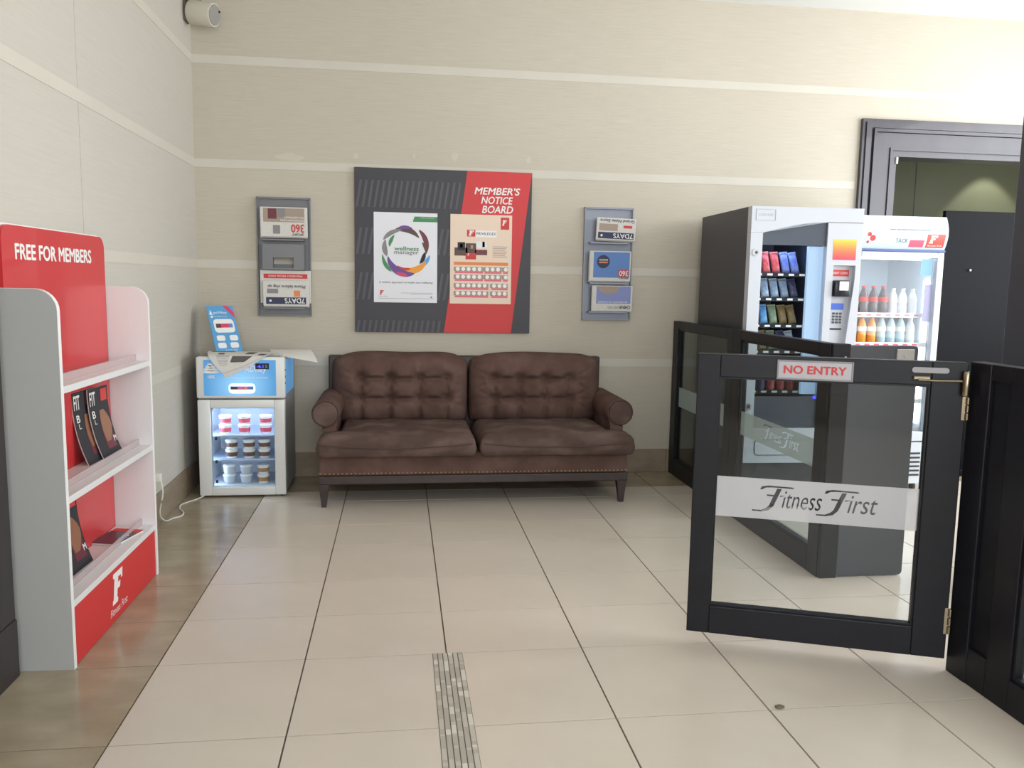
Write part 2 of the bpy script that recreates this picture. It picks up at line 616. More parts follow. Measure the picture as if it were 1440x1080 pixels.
# skirting tiles
sk = struct(obj('baseboard_back', B(XL, 3.235, -0.006, 0.0, 0.0, 0.165), GROUT))
x = XL + 0.012
while x < 3.2:
    x1 = min(x + 0.4, 3.235)
    obj('skirting_tile', B(x + 0.001, x1 - 0.001, -0.012, -0.004, 0.001, 0.168, 0.0015, 1), SKIRT, sk)
    x = x1
sk = struct(obj('baseboard_left', B(XL, XL + 0.006, -2.9, -0.012, 0.0, 0.165), GROUT))
y = -0.013
while y > -2.88:
    y1 = max(y - 0.4, -2.9)
    obj('skirting_tile', B(XL + 0.004, XL + 0.012, y1 + 0.001, y - 0.001, 0.001, 0.168, 0.0015, 1), SKIRT, sk)
    y = y1

# doorway in the back wall: stepped dark frame
dr = struct(obj('door_1', frame(bmesh.new(), 3.237, DX1 + 0.268, -0.03, 0.0, 0.0, 2.532, 0.085, 0.085, 0.0001, 0.066, 0.003), DOORW))


def door_casing(x0, x1, zt, w, y0, name, y1=0.0):
    bm = bmesh.new()
    # mitred left, top and right members
    prism(bm, [(x0, 0), (x0 + w, 0), (x0 + w, zt - w), (x0, zt)], y0, y1)
    prism(bm, [(x0, zt), (x0 + w, zt - w), (x1 - w, zt - w), (x1, zt)], y0, y1)
    prism(bm, [(x1 - w, 0), (x1, 0), (x1, zt), (x1 - w, zt - w)], y0, y1)
    return obj(name, bm, DOORW, dr)


xr = DX1 + 0.268
door_casing(3.262, xr - 0.025, 2.508, 0.04, -0.042, 'frame_moulding')
door_casing(3.318, xr - 0.08, 2.463, 0.022, -0.05, 'frame_moulding')
door_casing(3.345, xr - 0.108, 2.437, 0.105, -0.036, 'frame_board')
door_casing(3.45, xr - 0.213, 2.335, 0.018, -0.046, 'frame_moulding')
door_casing(3.468, xr - 0.231, 2.318, 0.042, -0.028, 'frame_lining', 0.16)
obj('door_sensor', B(3.502, 3.518, -0.04, -0.02, 2.225, 2.272, 0.003, 1), WHITE, dr)
# corridor beyond the doorway
bm = bmesh.new()
box(bm, 3.0, 6.2, 1.5, 1.65, -0.006, 2.9)
box(bm, 3.0, 3.15, 0.15, 1.5, -0.006, 2.9)
box(bm, 6.05, 6.2, 0.15, 1.5, -0.006, 2.9)
wc = struct(obj('wall_corridor', bm, CORR))
obj('wall_joint', B(4.66, 4.67, 1.494, 1.502, 0.0, 2.7), INKG, wc)
struct(obj('ceiling_corridor', B(3.0, 6.2, 0.15, 1.65, 2.7, 2.9), CEIL))
sp = bpy.data.lights.new('corridor_downlight', 'SPOT')
sp.energy = 16
sp.spot_size = math.radians(75)
sp.spot_blend = 0.25
sp.color = (1.0, 1.0, 0.8)
sp.shadow_soft_size = 0.03
so = bpy.data.objects.new('corridor_downlight', sp)
COL.objects.link(so)
so.location = (5.35, 1.2, 2.66)
so.rotation_euler = (math.radians(8), 0, 0)
cl = bpy.data.lights.new('corridor_lamp', 'POINT')
cl.energy = 9
cl.color = (1.0, 1.0, 0.86)
cl.shadow_soft_size = 0.1
co = bpy.data.objects.new('corridor_lamp', cl)
COL.objects.link(co)
co.location = (5.6, 0.7, 1.6)

BROWND = mat('dark_brown_door', (46, 40, 41), 0.4, var=0.12, vscale=(6, 6, 2))
# dark panelled door in the left wall, by the shelf stand
d2 = struct(obj('door_2', B(XL, XL + 0.03, -4.3, -2.845, 0.0, 2.3), BROWND))
obj('door_plinth', B(XL + 0.03, XL + 0.045, -4.3, -2.845, 0.0, 0.2, 0.006, 2), BROWND, d2)
obj('door_stile', B(XL + 0.03, XL + 0.042, -2.96, -2.85, 0.2, 2.3, 0.004, 2), BROWND, d2)
obj('door_rail', B(XL + 0.03, XL + 0.042, -4.3, -2.96, 0.2, 0.3, 0.004, 2), BROWND, d2)
obj('door_moulding', B(XL + 0.03, XL + 0.05, -2.985, -2.96, 0.3, 2.2, 0.004, 2), BROWND, d2)
obj('door_moulding', B(XL + 0.03, XL + 0.05, -4.3, -2.985, 0.3, 0.325, 0.004, 2), BROWND, d2)

# ------------------------------------------------------------------ sofa
SX0, SX1 = -0.477, 1.392
sofa = thing('sofa', 'brown suede two seat sofa with button tufted back cushions against wall', 'sofa', (0.457, -0.45, 0))
ox, oy = 0.457, -0.45


def SB(x0, x1, y0, y1, z0, z1, bev=0.0, seg=2):
    return B(x0 - ox, x1 - ox, y0 - oy, y1 - oy, z0, z1, bev, seg)


obj('seat_base', SB(SX0 + 0.004, SX1 - 0.004, -0.80, -0.06, 0.185, 0.325, 0.012, 3), SUEDE, sofa, True)
obj('base_rail', SB(SX0, SX1, -0.81, -0.06, 0.135, 0.187, 0.006, 2), SOFAW, sofa)
bm = bmesh.new()
n = 74
for i in range(n):
    x = SX0 + 0.012 + (SX1 - SX0 - 0.024) * i / (n - 1) - ox
    for k in range(1):
        lathe(bm, [(0.006, 0), (0.0045, 0.003), (0, 0.0045)], 6, (x, 0, 0))
for v in bm.verts:
    v.co = Vector((v.co.x, -0.798 - v.co.z - oy, 0.2 + v.co.y))
for j in range(28):
    for s, X in ((-1, SX0 + 0.004), (1, SX1 - 0.004)):
        box(bm, X - ox - 0.003, X - ox + 0.003, -0.79 + j * 0.026 - oy, -0.78 + j * 0.026 - oy, 0.195, 0.205)
o = obj('nailhead_trim', bm, BRASS, sofa)
o['kind'] = 'stuff'
o['label'] = 'row of small brass nailheads along the base'
for (x, s) in ((SX0 + 0.03, 1), (SX1 - 0.036, 1)):
    for y in (-0.783, -0.1):
        bm = bmesh.new()
        a = [(x - 0.03, y - 0.027), (x + 0.03, y - 0.027), (x + 0.03, y + 0.03), (x - 0.03, y + 0.03)]
        b = [(x - 0.014, y - 0.024), (x + 0.014, y - 0.024), (x + 0.014, y + 0.006), (x - 0.014, y + 0.006)]
        va = [bm.verts.new((p[0] - ox, p[1] - oy, 0.137)) for p in a]
        vb = [bm.verts.new((p[0] - ox, p[1] - oy, 0.0)) for p in b]
        bm.faces.new(va); bm.faces.new(vb[::-1])
        for i in range(4):
            bm.faces.new((va[i], va[(i + 1) % 4], vb[(i + 1) % 4], vb[i]))
        obj('leg', bm, SOFAW, sofa)
obj('back_panel', SB(-0.47, 1.362, -0.125, -0.055, 0.187, 0.842, 0.008, 2), SOFAW, sofa)
# back cushions with tufting


def pillow(bm, nu, nv, fx, fz, fy_front, fy_back):
    f = [[bm.verts.new((fx(u / nu * 2 - 1, v / nv * 2 - 1), fy_front(u / nu * 2 - 1, v / nv * 2 - 1), fz(u / nu * 2 - 1, v / nv * 2 - 1))) for u in range(nu + 1)] for v in range(nv + 1)]
    b = [[None] * (nu + 1) for v in range(nv + 1)]
    for v in range(nv + 1):
        for u in range(nu + 1):
            if u in (0, nu) or v in (0, nv):
                b[v][u] = f[v][u]
            else:
                a, c = u / nu * 2 - 1, v / nv * 2 - 1
                b[v][u] = bm.verts.new((fx(a, c), fy_back(a, c), fz(a, c)))
    for v in range(nv):
        for u in range(nu):
            bm.faces.new((f[v][u], f[v][u + 1], f[v + 1][u + 1], f[v + 1][u]))
            bm.faces.new((b[v][u], b[v + 1][u], b[v + 1][u + 1], b[v][u + 1]))
    return bm


def back_cushion(x0, x1, cols):
    cx, w = (x0 + x1) / 2 - ox, (x1 - x0) / 2
    zb, zt = 0.395, 0.872
    cz, h = (zb + zt) / 2, (zt - zb) / 2
    but = [(c * 2 - 1, r) for c in cols for r in (0.30, -0.24)]

    def corner(a, c):
        """round the outline corners; the top ones more"""
        k = 0.30 if c > 0 else 0.12
        e = (abs(a) * abs(c)) ** 5
        return a * (1 - 0.09 * k / 0.30 * e), c * (1 - 0.20 * k / 0.30 * e)

    def fx(a, c):
        return cx + w * corner(a, c)[0]

    def fz(a, c):
        return cz + h * corner(a, c)[1] + 0.003 * math.sin(a * 5 + cx * 5) * max(0, c)

    def prof(a, c):
        return max(0.0, 1 - abs(a) ** 5) ** 0.5 * max(0.0, 1 - abs(c) ** 4) ** 0.5

    amin, amax = cols[0] * 2 - 1, cols[-1] * 2 - 1

    def yf(a, c):
        t = 0.205 - 0.05 * (c + 1) / 2
        pf = prof(a, c)
        X, Z = a * w, c * h
        cr = 0.0
        for (ba, br) in but:
            r2 = (X - ba * w) ** 2 + (Z - br * h) ** 2
            cr = max(cr, 0.062 * math.exp(-r2 / 0.0016))
            # pulls radiating from the outer buttons
            if ba == amin or ba == amax:
                sgn = -1 if ba == amin else 1
                for dzz in (-0.55, 0.0, 0.5):
                    dx, dz = (X - ba * w) * sgn, Z - br * h
                    if dx > 0:
                        ln = abs(dz - dzz * dx) / math.sqrt(1 + dzz * dzz)
                        cr = max(cr, 0.022 * math.exp(-(ln / 0.009) ** 2) * math.exp(-dx / 0.07))
        for c0 in cols:
            ba = c0 * 2 - 1
            k = 1.0 if c < 0.34 else math.exp(-(c - 0.34) * 5)
            cr = max(cr, 0.032 * k * math.exp(-((X - ba * w) / 0.016) ** 2))
        for br in (0.30, -0.24):
            k = 1.0 if amin <= a <= amax else 0.5 * math.exp(-min(abs(a - amin), abs(a - amax)) * 9)
            cr = max(cr, 0.036 * k * math.exp(-((Z - br * h) / 0.017) ** 2))
        d = pf * t - cr * pf + 0.004 * math.sin(a * 17 + c * 5) * pf
        return -0.135 - d - oy - 0.02 * (1 - c) / 2

    bm = pillow(bmesh.new(), 110, 60, fx, fz, yf, lambda a, c: -0.13 - oy)
    o = obj('back_cushion', bm, SUEDE, sofa, 'all')
    for (ba, br) in but:
        bx = fx(ba, br); bz = fz(ba, br); by = yf(ba, br)
        bm = L([(0.011, -0.004), (0.010, 0.002), (0.006, 0.005), (0, 0.006)], 10)
        for v in bm.verts:
            v.co = Vector((bx + v.co.x, by - v.co.z, bz + v.co.y))
        obj('button', bm, SUEDEP, o, True)
    return o


back_cushion(-0.445, 0.450, [0.215, 0.425, 0.635, 0.835])
back_cushion(0.450, 1.350, [0.185, 0.37, 0.56, 0.745])


# seat cushions: T shaped, wrapping round in front of the arms
def seat_cushion(x0, x1, armside, xin):
    ylo, yhi, yarm = -0.885, -0.26, -0.70
    bm = bmesh.new()
    nx, ny = 64, 44
    xs = [x0 + (x1 - x0) * i / nx for i in range(nx + 1)]
    ys = [ylo + (yhi - ylo) * j / ny for j in range(ny + 1)]
    xi = min(range(nx + 1), key=lambda i: abs(xs[i] - xin))
    yi = min(range(ny + 1), key=lambda j: abs(ys[j] - yarm))
    xin, yarm = xs[xi], ys[yi]

    def inside(x, y):
        if y <= yarm + 1e-6:
            return True
        return x >= xin - 1e-6 if armside < 0 else x <= xin + 1e-6

    def dist(x, y):
        d = min(y - ylo, yhi - y)
        if armside < 0:
            d = min(d, x1 - x)
            if y > yarm:
                d = min(d, x - xin)
            else:
                d = min(d, x - x0)
                if x < xin:
                    d = min(d, yarm - y)
                else:
                    d = min(d, math.hypot(x - xin, yarm - y))
        else:
            d = min(d, x - x0)
            if y > yarm:
                d = min(d, xin - x)
            else:
                d = min(d, x1 - x)
                if x > xin:
                    d = min(d, yarm - y)
                else:
                    d = min(d, math.hypot(x - xin, yarm - y))
        return max(d, 0)

    def f(d, r=0.06):
        t = min(d / r, 1.0)
        return math.sqrt(max(0, 1 - (1 - t) ** 2))
    top, bot = {}, {}
    for i, x in enumerate(xs):
        for j, y in enumerate(ys):
            if not inside(x, y):
                continue
            d = dist(x, y)
            crown = 0.022 * math.sin(PI * (x - x0) / (x1 - x0)) * math.sin(PI * min(1, (y - ylo) / (yhi - ylo)))
            wr = 0.003 * math.sin(x * 23 + y * 11) + 0.002 * math.sin(x * 41 - y * 29)
            mid = 0.365 + 0.0 * y
            # front corners are pulled round
            px, py = x, y
            cxr = 0.05
            for sx in ((x0, 1), (x1, -1)):
                dx = (x - sx[0]) * sx[1]
                dy = y - ylo
                if dx < cxr and dy < cxr:
                    ddx, ddy = (cxr - dx) / cxr, (cxr - dy) / cxr
                    k = math.sqrt(max(1e-9, 1 - 0.42 * ddx * ddx * ddy * ddy))
                    py = ylo + cxr - (cxr - dy) * k
                    px = sx[0] + sx[1] * (cxr - (cxr - dx) * k)
            rr_ = 0.06 if (y < yarm or min(abs(x - x0), abs(x - x1)) < 0.06 and abs(x - xin) > 0.07) else 0.03
            tz = mid + (0.078 + crown + wr) * f(d, rr_) - 0.012 * (1 - f(d, 0.16))
            bz = mid - 0.058 * f(d, 0.03)
            top[i, j] = bm.verts.new((px - ox, py - oy, tz))
            bot[i, j] = top[i, j] if d < 1e-9 else bm.verts.new((px - ox, py - oy, bz))
    for i in range(nx):
        for j in range(ny):
            q = [(i, j), (i + 1, j), (i + 1, j + 1), (i, j + 1)]
            if all(k in top for k in q):
                cxm = (xs[i] + xs[i + 1]) / 2; cym = (ys[j] + ys[j + 1]) / 2
                if not inside(cxm, cym):
                    continue
                bm.faces.new([top[k] for k in q])
                if len({bot[k] for k in q} | {top[k] for k in q}) > 4 or True:
                    try:
                        bm.faces.new([bot[k] for k in q][::-1])
                    except ValueError:
                        pass
    bmesh.ops.smooth_vert(bm, verts=bm.verts, factor=0.5, use_axis_x=True, use_axis_y=True, use_axis_z=True)
    o = obj('seat_cushion', bm, SUEDE2, sofa, 'all')
    pts = []
    for k in range(40):
        t = k / 39
        xx = x0 + 0.03 + (x1 - x0 - 0.06) * t
        pts.append((xx - ox, ylo - 0.003 - oy + 0.016 * (abs(2 * t - 1) ** 8), 0.388 - 0.02 * math.sin(PI * t)))
    obj('piping', T(pts, 0.004, 6), SUEDEP, o, True)
    return o


seat_cushion(-0.492, 0.456, -1, -0.368)
seat_cushion(0.462, 1.425, 1, 1.290)


def arm(s, xo):
    # profile in x,z: panel with an outward rolled top, run back to the sofa back
    cx, cz, r = xo, 0.545, 0.083
    pts = []
    for k in range(19):
        a = math.radians(-118 + k * (118 + 215) / 18.0)
        pts.append((cx + r * math.cos(a) * 1.0, cz + r * math.sin(a)))
    # close down the inner side and the outer side of the panel
    pts = pts + [(cx - 0.062, 0.47), (cx - 0.062, 0.32), (cx + 0.02, 0.32), (cx + 0.02, 0.455)]
    if s < 0:
        pts = [(2 * cx - p[0], p[1]) for p in pts]
    pts = [(p[0] - ox, p[1]) for p in pts]
    bm = P(pts, -0.705 - oy, -0.125 - oy)
    bmesh.ops.triangulate(bm, faces=[f for f in bm.faces if len(f.verts) > 4])
    o = obj('arm', bm, SUEDE, sofa, True)
    bm = disc(bmesh.new(), cx - ox, cz, r * 0.86, -0.714 - oy, -0.703 - oy, 24)
    obj('arm_roll_face', bm, SUEDE2, o, True)
    ring = [(cx - ox + r * 0.93 * math.cos(2 * PI * k / 30), -0.707 - oy, cz + r * 0.93 * math.sin(2 * PI * k / 30)) for k in range(31)]
    obj('piping', T(ring, 0.005, 6), SUEDEP, o, True)


arm(-1, -0.442)
arm(1, 1.360)

# ------------------------------------------------------------------ notice board and posters
nb = thing('notice_board', 'large black and red board headed member\'s notice board above the sofa', 'notice board', (0.29, -0.003, 1.533))
bx0, bx1, bz0, bz1 = -0.59, 0.592, -0.541, 0.541
obj('board_panel', B(bx0, bx1, -0.022, -0.0005, bz0, bz1, 0.0015, 1), BOARDB, nb)
obj('red_band', P([(0.153, bz1 - 0.001), (bx1 - 0.002, bz1 - 0.001), (0.463, bz0 + 0.001), (0.003, bz0 + 0.001)], -0.0235, -0.021), REDM, nb)
bm = bmesh.new()
for (zt, zb) in ((0.461, 0.286), (0.152, -0.021), (-0.143, -0.323), (-0.461, -0.54)):
    x = bx0 + 0.006
    while x < 0.16:
        lean = (zt - zb) * 0.16
        xe = 0.003 + 0.15 * ((zb + 0.541) / 1.082)
        if x + 0.02 < xe - 0.004:
            prism(bm, [(x, zb), (x + 0.016, zb), (x + 0.016 + lean, zt), (x + lean, zt)], -0.0245, -0.0215) if x + lean + 0.016 < 0.003 + 0.15 * ((zt + 0.541) / 1.082) else None
        x += 0.0385
o = obj('rib_pattern', bm, RIB, nb)
o['kind'] = 'stuff'
text("MEMBER'S", 0.202, 0.511, 0.388, 0.437, -0.0245, LETW, nb, 0.2, 0.025)
text("NOTICE", 0.248, 0.463, 0.327, 0.376, -0.0245, LETW, nb, 0.2, 0.025)
text("BOARD", 0.254, 0.465, 0.266, 0.316, -0.0245, LETW, nb, 0.2, 0.025)


def flogo(bm, x0, x1, z0, z1, y, mi=0):
    """heavy slab letter F emblem"""
    w, h = x1 - x0, z1 - z0
    pts = [(0.05, 0), (0.5, 0), (0.53, 0.14), (0.45, 0.16), (0.5, 0.42), (0.72, 0.42), (0.78, 0.62), (0.56, 0.62), (0.6, 0.8), (0.86, 0.78), (0.84, 0.68), (0.96, 0.68), (1.0, 1.0), (0.18, 1.0), (0.15, 0.86), (0.28, 0.84), (0.14, 0.16), (0.08, 0.14)]
    prism(bm, [(x0 + w * p[0], z0 + h * p[1]) for p in pts], y - 0.0004, y, mi)
    return bm


def rect(bm, x0, x1, z0, z1, y, th=0.0004, mi=0):
    return box(bm, x0, x1, y - th, y, z0, z1, 0, mi=mi)


pw, ph = 0.421, 0.595
p1 = thing('poster', 'white wellness manager poster with a ring of coloured swirls on the notice board', 'poster', (0.035, -0.0276, 1.490))
obj('sheet', B(-pw / 2, pw / 2, -0.0025, -0.0002, -ph / 2, ph / 2), SHEET, p1)


def uv(u, v):
    return (-pw / 2 + u * pw, ph / 2 - v * ph)


y = -0.0028
bm = bmesh.new()
a = uv(0.61, 0.098); b = uv(1.0, 0.04)
prism(bm, [(a[0], a[1]), (b[0], a[1]), (b[0], b[1]), (a[0] + 0.012, b[1])], y - 0.0004, y)
obj('green_banner', bm, GREEN, p1)
text('wellness day at the club', a[0] + 0.05, b[0] - 0.02, a[1] + 0.022, a[1] + 0.03, y - 0.0006, LETW, p1)
cx, cz = uv(0.505, 0.427)
R0, R1 = 0.112, 0.172
cols = [PURP, BRN, MAROON, INK, BLUEP, ORANGE, INKR, PURP, MAGENTA, GREEN, INKG, SHEET, INKG, INKG]
mats = [PURP, BRN, MAROON, INK, BLUEP, ORANGE, INKR, MAGENTA, GREEN, INKG]


def swoosh(a0, a1, m, wid=1.0, c0=0.25, c1=0.75, lift=0.0):
    """pointed crescent from clock angle a0 to a1, drifting from the inner to the outer edge of the ring"""
    bm = bmesh.new()
    outer, inner = [], []
    n = 16
    for i in range(n + 1):
        t = i / n
        a = math.radians(90 - (a0 + (a1 - a0) * t))
        c = c0 + (c1 - c0) * t
        hw = 0.5 * wid * math.sin(PI * min(1, max(0.0, t)) ** 0.85) ** 0.8 + 0.004
        ro = R0 + (R1 - R0) * min(1.05, c + hw * 0.8)
        ri = R0 + (R1 - R0) * max(-0.05, c - hw * 0.8)
        outer.append((cx + ro * math.cos(a), cz + ro * math.sin(a)))
        inner.append((cx + ri * math.cos(a), cz + ri * math.sin(a)))
    prism(bm, outer + inner[::-1], y - 0.0004 - lift, y)
    obj('swirl', bm, m, p1)


SWI = 0
for (a0, a1, m, wd, c0, c1) in ((-30, 45, BRN, 0.8, 0.75, 0.2), (-20, 16, PURP, 0.5, 0.8, 0.75), (30, 100, MAROON, 0.7, 0.9, 0.3), (92, 132, INK, 0.55, 0.2, 0.15), (60, 96, BRN, 0.4, 0.2, 0.4),
                                (98, 150, BLUEP, 0.6, 0.8, 0.3), (115, 200, ORANGE, 0.9, 0.6, 0.2), (165, 212, INKR, 0.5, 0.1, 0.0), (158, 255, PURP, 1.0, 0.75, 0.2), (176, 205, MAGENTA, 0.5, 0.75, 0.7),
                                (215, 262, GREEN, 0.5, 0.9, 0.75), (255, 300, INKG, 0.7, 0.3, 0.7), (285, 325, GREEN, 0.5, 0.0, 0.3), (296, 350, INKG, 0.6, 0.9, 0.5)):
    swoosh(a0, a1, m, wd, c0, c1, 0.00015 * SWI)
    SWI += 1
text('wellness', cx - 0.078, cx + 0.085, cz + 0.004, cz + 0.032, y - 0.0005, GREEN, p1, 0, 0.03)
text('manager', cx - 0.078, cx + 0.085, cz - 0.027, cz - 0.0, y - 0.0005, INKG, p1, 0, 0.025)
a = uv(0.08, 0.785); b = uv(0.93, 0.765)
text('A holistic approach to health and wellbeing', a[0], b[0], a[1] - 0.003, b[1] + 0.001, y, INK, p1, 0.15, 0.01)
bm = bmesh.new()
a = uv(0.085, 0.915); b = uv(0.155, 0.865)
flogo(bm, a[0], b[0], a[1], b[1], y)
obj('emblem', bm, INKR, p1)
text('Fitness First', a[0] - 0.006, b[0] + 0.025, a[1] - 0.014, a[1] - 0.006, y, INKG, p1)
bm = bmesh.new()
for (u0, u1, v) in ((0.43, 0.93, 0.892), (0.57, 0.93, 0.905), (0.06, 0.95, 0.955)):
    a = uv(u0, v); b = uv(u1, v)
    rect(bm, a[0], b[0], a[1] - 0.001, a[1] + 0.001, y)
a = uv(0.895, 0.945)
rect(bm, a[0], a[0] + 0.012, a[1], a[1] + 0.01, y)
obj('fine_print', bm, INKG, p1)

p2 = thing('poster', 'peach privileges poster with rows of white badges on the notice board red band', 'poster', (0.5405, -0.0276, 1.489))
pw, ph = 0.417, 0.597
obj('sheet', B(-pw / 2, pw / 2, -0.0025, -0.0002, -ph / 2, ph / 2), PEACH, p2)
bm = bmesh.new()
a = uv(0.815, 0.16); b = uv(0.955, 0.025)
rect(bm, a[0], b[0], a[1], b[1], y)
obj('red_print', bm, INKR, p2)
bm = bmesh.new()
a = uv(0.27, 0.245); b = uv(0.405, 0.17)
rect(bm, a[0], b[0], a[1], b[1], y)
obj('red_print', bm, INKR, p2)
bm = bmesh.new()
a = uv(0.25, 0.5); b = uv(0.42, 0.43)
rect(bm, a[0], b[0], a[1], b[1], y - 0.0008)
obj('red_print', bm, INKR, p2)
bm = bmesh.new()
a = uv(0.405, 0.25); b = uv(0.75, 0.175)
rect(bm, a[0], b[0], a[1], b[1], y)
obj('white_print', bm, LETW, p2)
bm = bmesh.new()
a = uv(0.835, 0.115); b = uv(0.91, 0.055)
flogo(bm, a[0], b[0], a[1], b[1], y - 0.0005)
obj('emblem', bm, LETW, p2)
bm = bmesh.new()
a = uv(0.29, 0.235); b = uv(0.385, 0.178)
flogo(bm, a[0], b[0], a[1], b[1], y - 0.0005)
obj('emblem', bm, LETW, p2)
bm = bmesh.new()
a = uv(0.28, 0.46); b = uv(0.31, 0.435)
flogo(bm, a[0], b[0], a[1], b[1], y - 0.0014)
obj('emblem', bm, LETW, p2)
a = uv(0.42, 0.225); b = uv(0.735, 0.197)
text('PRIVILEGES', a[0], b[0], a[1], b[1], y - 0.0006, INK, p2, 0, 0.01)
for (u0, u1, v0, v1, m) in ((0.07, 0.28, 0.37, 0.46, BRN), (0.12, 0.24, 0.31, 0.4, INK), (0.25, 0.42, 0.32, 0.43, BRN), (0.42, 0.59, 0.3, 0.37, SHEET), (0.4, 0.6, 0.39, 0.45, MAROON), (0.52, 0.56, 0.3, 0.36, INK), (0.16, 0.2, 0.33, 0.37, SHEET), (0.33, 0.37, 0.34, 0.38, INKT)):
    bm = bmesh.new()
    a = uv(u0, v1); b = uv(u1, v0)
    rect(bm, a[0], b[0], a[1], b[1], y, 0.0006 if m in (INK, SHEET, INKT) else 0.0003)
    obj('photo_print', bm, m, p2)
bm = bmesh.new()
for k in range(7):
    a = uv(0.69, 0.36 + k * 0.019); b = uv(0.93 - 0.02 * (k % 3), 0.35 + k * 0.019)
    rect(bm, a[0], b[0], a[1] + 0.002, b[1], y)
obj('fine_print', bm, INKT, p2)
bm = bmesh.new()
a = uv(0.06, 0.565); b = uv(0.945, 0.53)
rect(bm, a[0], b[0], a[1], b[1], y)
obj('orange_bar', bm, INKO, p2)
bg_, br_, bw_ = bmesh.new(), bmesh.new(), bmesh.new()
for (u0, n, vs) in ((0.06, 5, (0.585, 0.672)), (0.54, 3, (0.585, 0.672)), (0.845, 1, (0.585, 0.672)), (0.06, 6, (0.77, 0.858)), (0.655, 3, (0.77, 0.858))):
    st = 0.0885
    u1 = u0 + n * st + (0.035 if n > 1 else 0.02)
    u1 = min(u1, 0.945)
    for v in vs:
        a = uv(u0, v + 0.05); b = uv(u1, v)
        rect(bg_, a[0], b[0], a[1], b[1], y)
        a = uv(u0 + 0.02, v + 0.072); b = uv(u1, v + 0.051)
        rect(br_, a[0], b[0], a[1], b[1], y)
        for k in range(n):
            a = uv(u0 + 0.065 + k * st, v + 0.024)
            if a[0] < uv(u1 - 0.02, 0)[0]:
                disc(bw_, a[0], a[1], 0.0135, y - 0.0009, y - 0.0003, 10)
for nm_, b_, m_ in (('badge_backing', bg_, INKT), ('badge_caption', br_, PINKP), ('badges', bw_, LETW)):
    obj(nm_, b_, m_, p2)['kind'] = 'stuff'

# ------------------------------------------------------------------ newspaper racks


def rack(x, zc, m, label, pockets):
    r = thing('newspaper_rack', label, 'rack', (x, 0, zc), 0, 'newspaper racks on the back wall')
    w, h = 0.168, 0.386
    bm = bmesh.new()
    # back plate with a hand slot in the middle
    box(bm, -w, w, -0.008, -0.0005, -h, -0.046)
    box(bm, -w, w, -0.008, -0.0005, 0.0, h)
    box(bm, -w, -0.068, -0.008, -0.0005, -0.046, 0.0)
    box(bm, 0.068, w, -0.008, -0.0005, -0.046, 0.0)
    for s in (-1, 1):
        box(bm, s * w - 0.004, s * w + 0.004, -0.026, -0.0005, -h, h, 0.001, 1)
    box(bm, -w, w, -0.026, -0.008, h - 0.012, h)
    box(bm, -w, w, -0.026, -0.008, -h, -h + 0.012)
    obj('back_plate', bm, m, r)
    for (z0, lip) in pockets:
        bm = bmesh.new()
        ck_h = min(lip, 0.05)
        # open wire-edged pocket: bottom ledge, low lip, two cheeks
        box(bm, -0.135, 0.135, -0.062, -0.008, z0, z0 + 0.004)
        box(bm, -0.135, -0.066, -0.066, -0.062, z0, z0 + lip)
        box(bm, 0.066, 0.135, -0.066, -0.062, z0, z0 + lip)
        if lip > 0.1:
            box(bm, -0.066, 0.066, -0.066, -0.062, z0, z0 + 0.012)
            box(bm, -0.066, 0.066, -0.066, -0.062, z0 + 0.079, z0 + lip)
        else:
            box(bm, -0.066, 0.066, -0.066, -0.062, z0, z0 + lip)
        for s in (-1, 1):
            box(bm, s * 0.135 - 0.002, s * 0.135 + 0.002, -0.066, -0.008, z0, z0 + lip)
        obj('pocket', bm, m, r)
    return r


rack(-0.757, 1.479, GREY, 'dark grey metal newspaper rack with an empty middle pocket, left of notice board', [(0.105, 0.01), (-0.083, 0.165), (-0.338, 0.01)])
rack(1.423, 1.475, GREYB, 'pale blue grey newspaper rack with three full pockets, right of notice board', [(0.138, 0.01), (-0.136, 0.01), (-0.334, 0.01)])


def newspaper(label, x, z, w, h, yc, th, tilt, roll=0.0, layers=2):
    """folded paper standing in a pocket; centre x,z; front print is put on y=-th/2"""
    t = thing('newspaper', label, 'newspaper', (x, yc, z), 0, None, (tilt, roll, 0))
    bm = bmesh.new()
    for k in range(layers):
        d = th / layers
        y0 = -th / 2 + k * d
        off = (random.random() - 0.5) * 0.01
        # slightly rounded fold at the bottom
        box(bm, -w / 2 + off * (k > 0), w / 2 + off * (k > 0), y0 + 0.0006, y0 + d - 0.0006, -h / 2 - 0.008 * k, h / 2 - 0.003 * k, min(d * 0.35, 0.003), 2)
    obj('paper_stack', bm, NEWS, t)
    return t


def pr(t, m, x0, x1, z0, z1, th, k=0):
    bm = bmesh.new()
    yy = -th / 2 + 0.0004 - 0.0005 * k
    rect(bm, x0, x1, z0, z1, yy)
    return obj('front_print', bm, m, t)


# left rack, top
th = 0.03
n1 = newspaper('folded sport newspaper upside down in the top pocket of the left rack', -0.750, 1.704, 0.298, 0.19, -0.047, th, 0.06)
yy = -th / 2 - 0.0012
pr(n1, INKT, -0.13, 0.13, 0.0, 0.088, th)
pr(n1, MAROON, -0.10, -0.045, 0.02, 0.085, th, 1)
pr(n1, INKG, -0.04, 0.01, 0.03, 0.088, th, 1)
pr(n1, INKG, -0.07, -0.025, -0.075, -0.02, th, 1)
text('360', 0.045, 0.128, -0.066, -0.012, yy, INKR, n1, 0, 0.03, True)
text('SPORT', 0.05, 0.125, -0.085, -0.07, yy, INK, n1, 0, 0.02, True)
text('DOMINATION', -0.02, 0.128, 0.005, 0.018, yy - 0.0005, LETW, n1, 0, 0.01, True)
text('TO GERMANY', 0.0, 0.128, 0.024, 0.036, yy - 0.0005, LETW, n1, 0, 0.01, True)
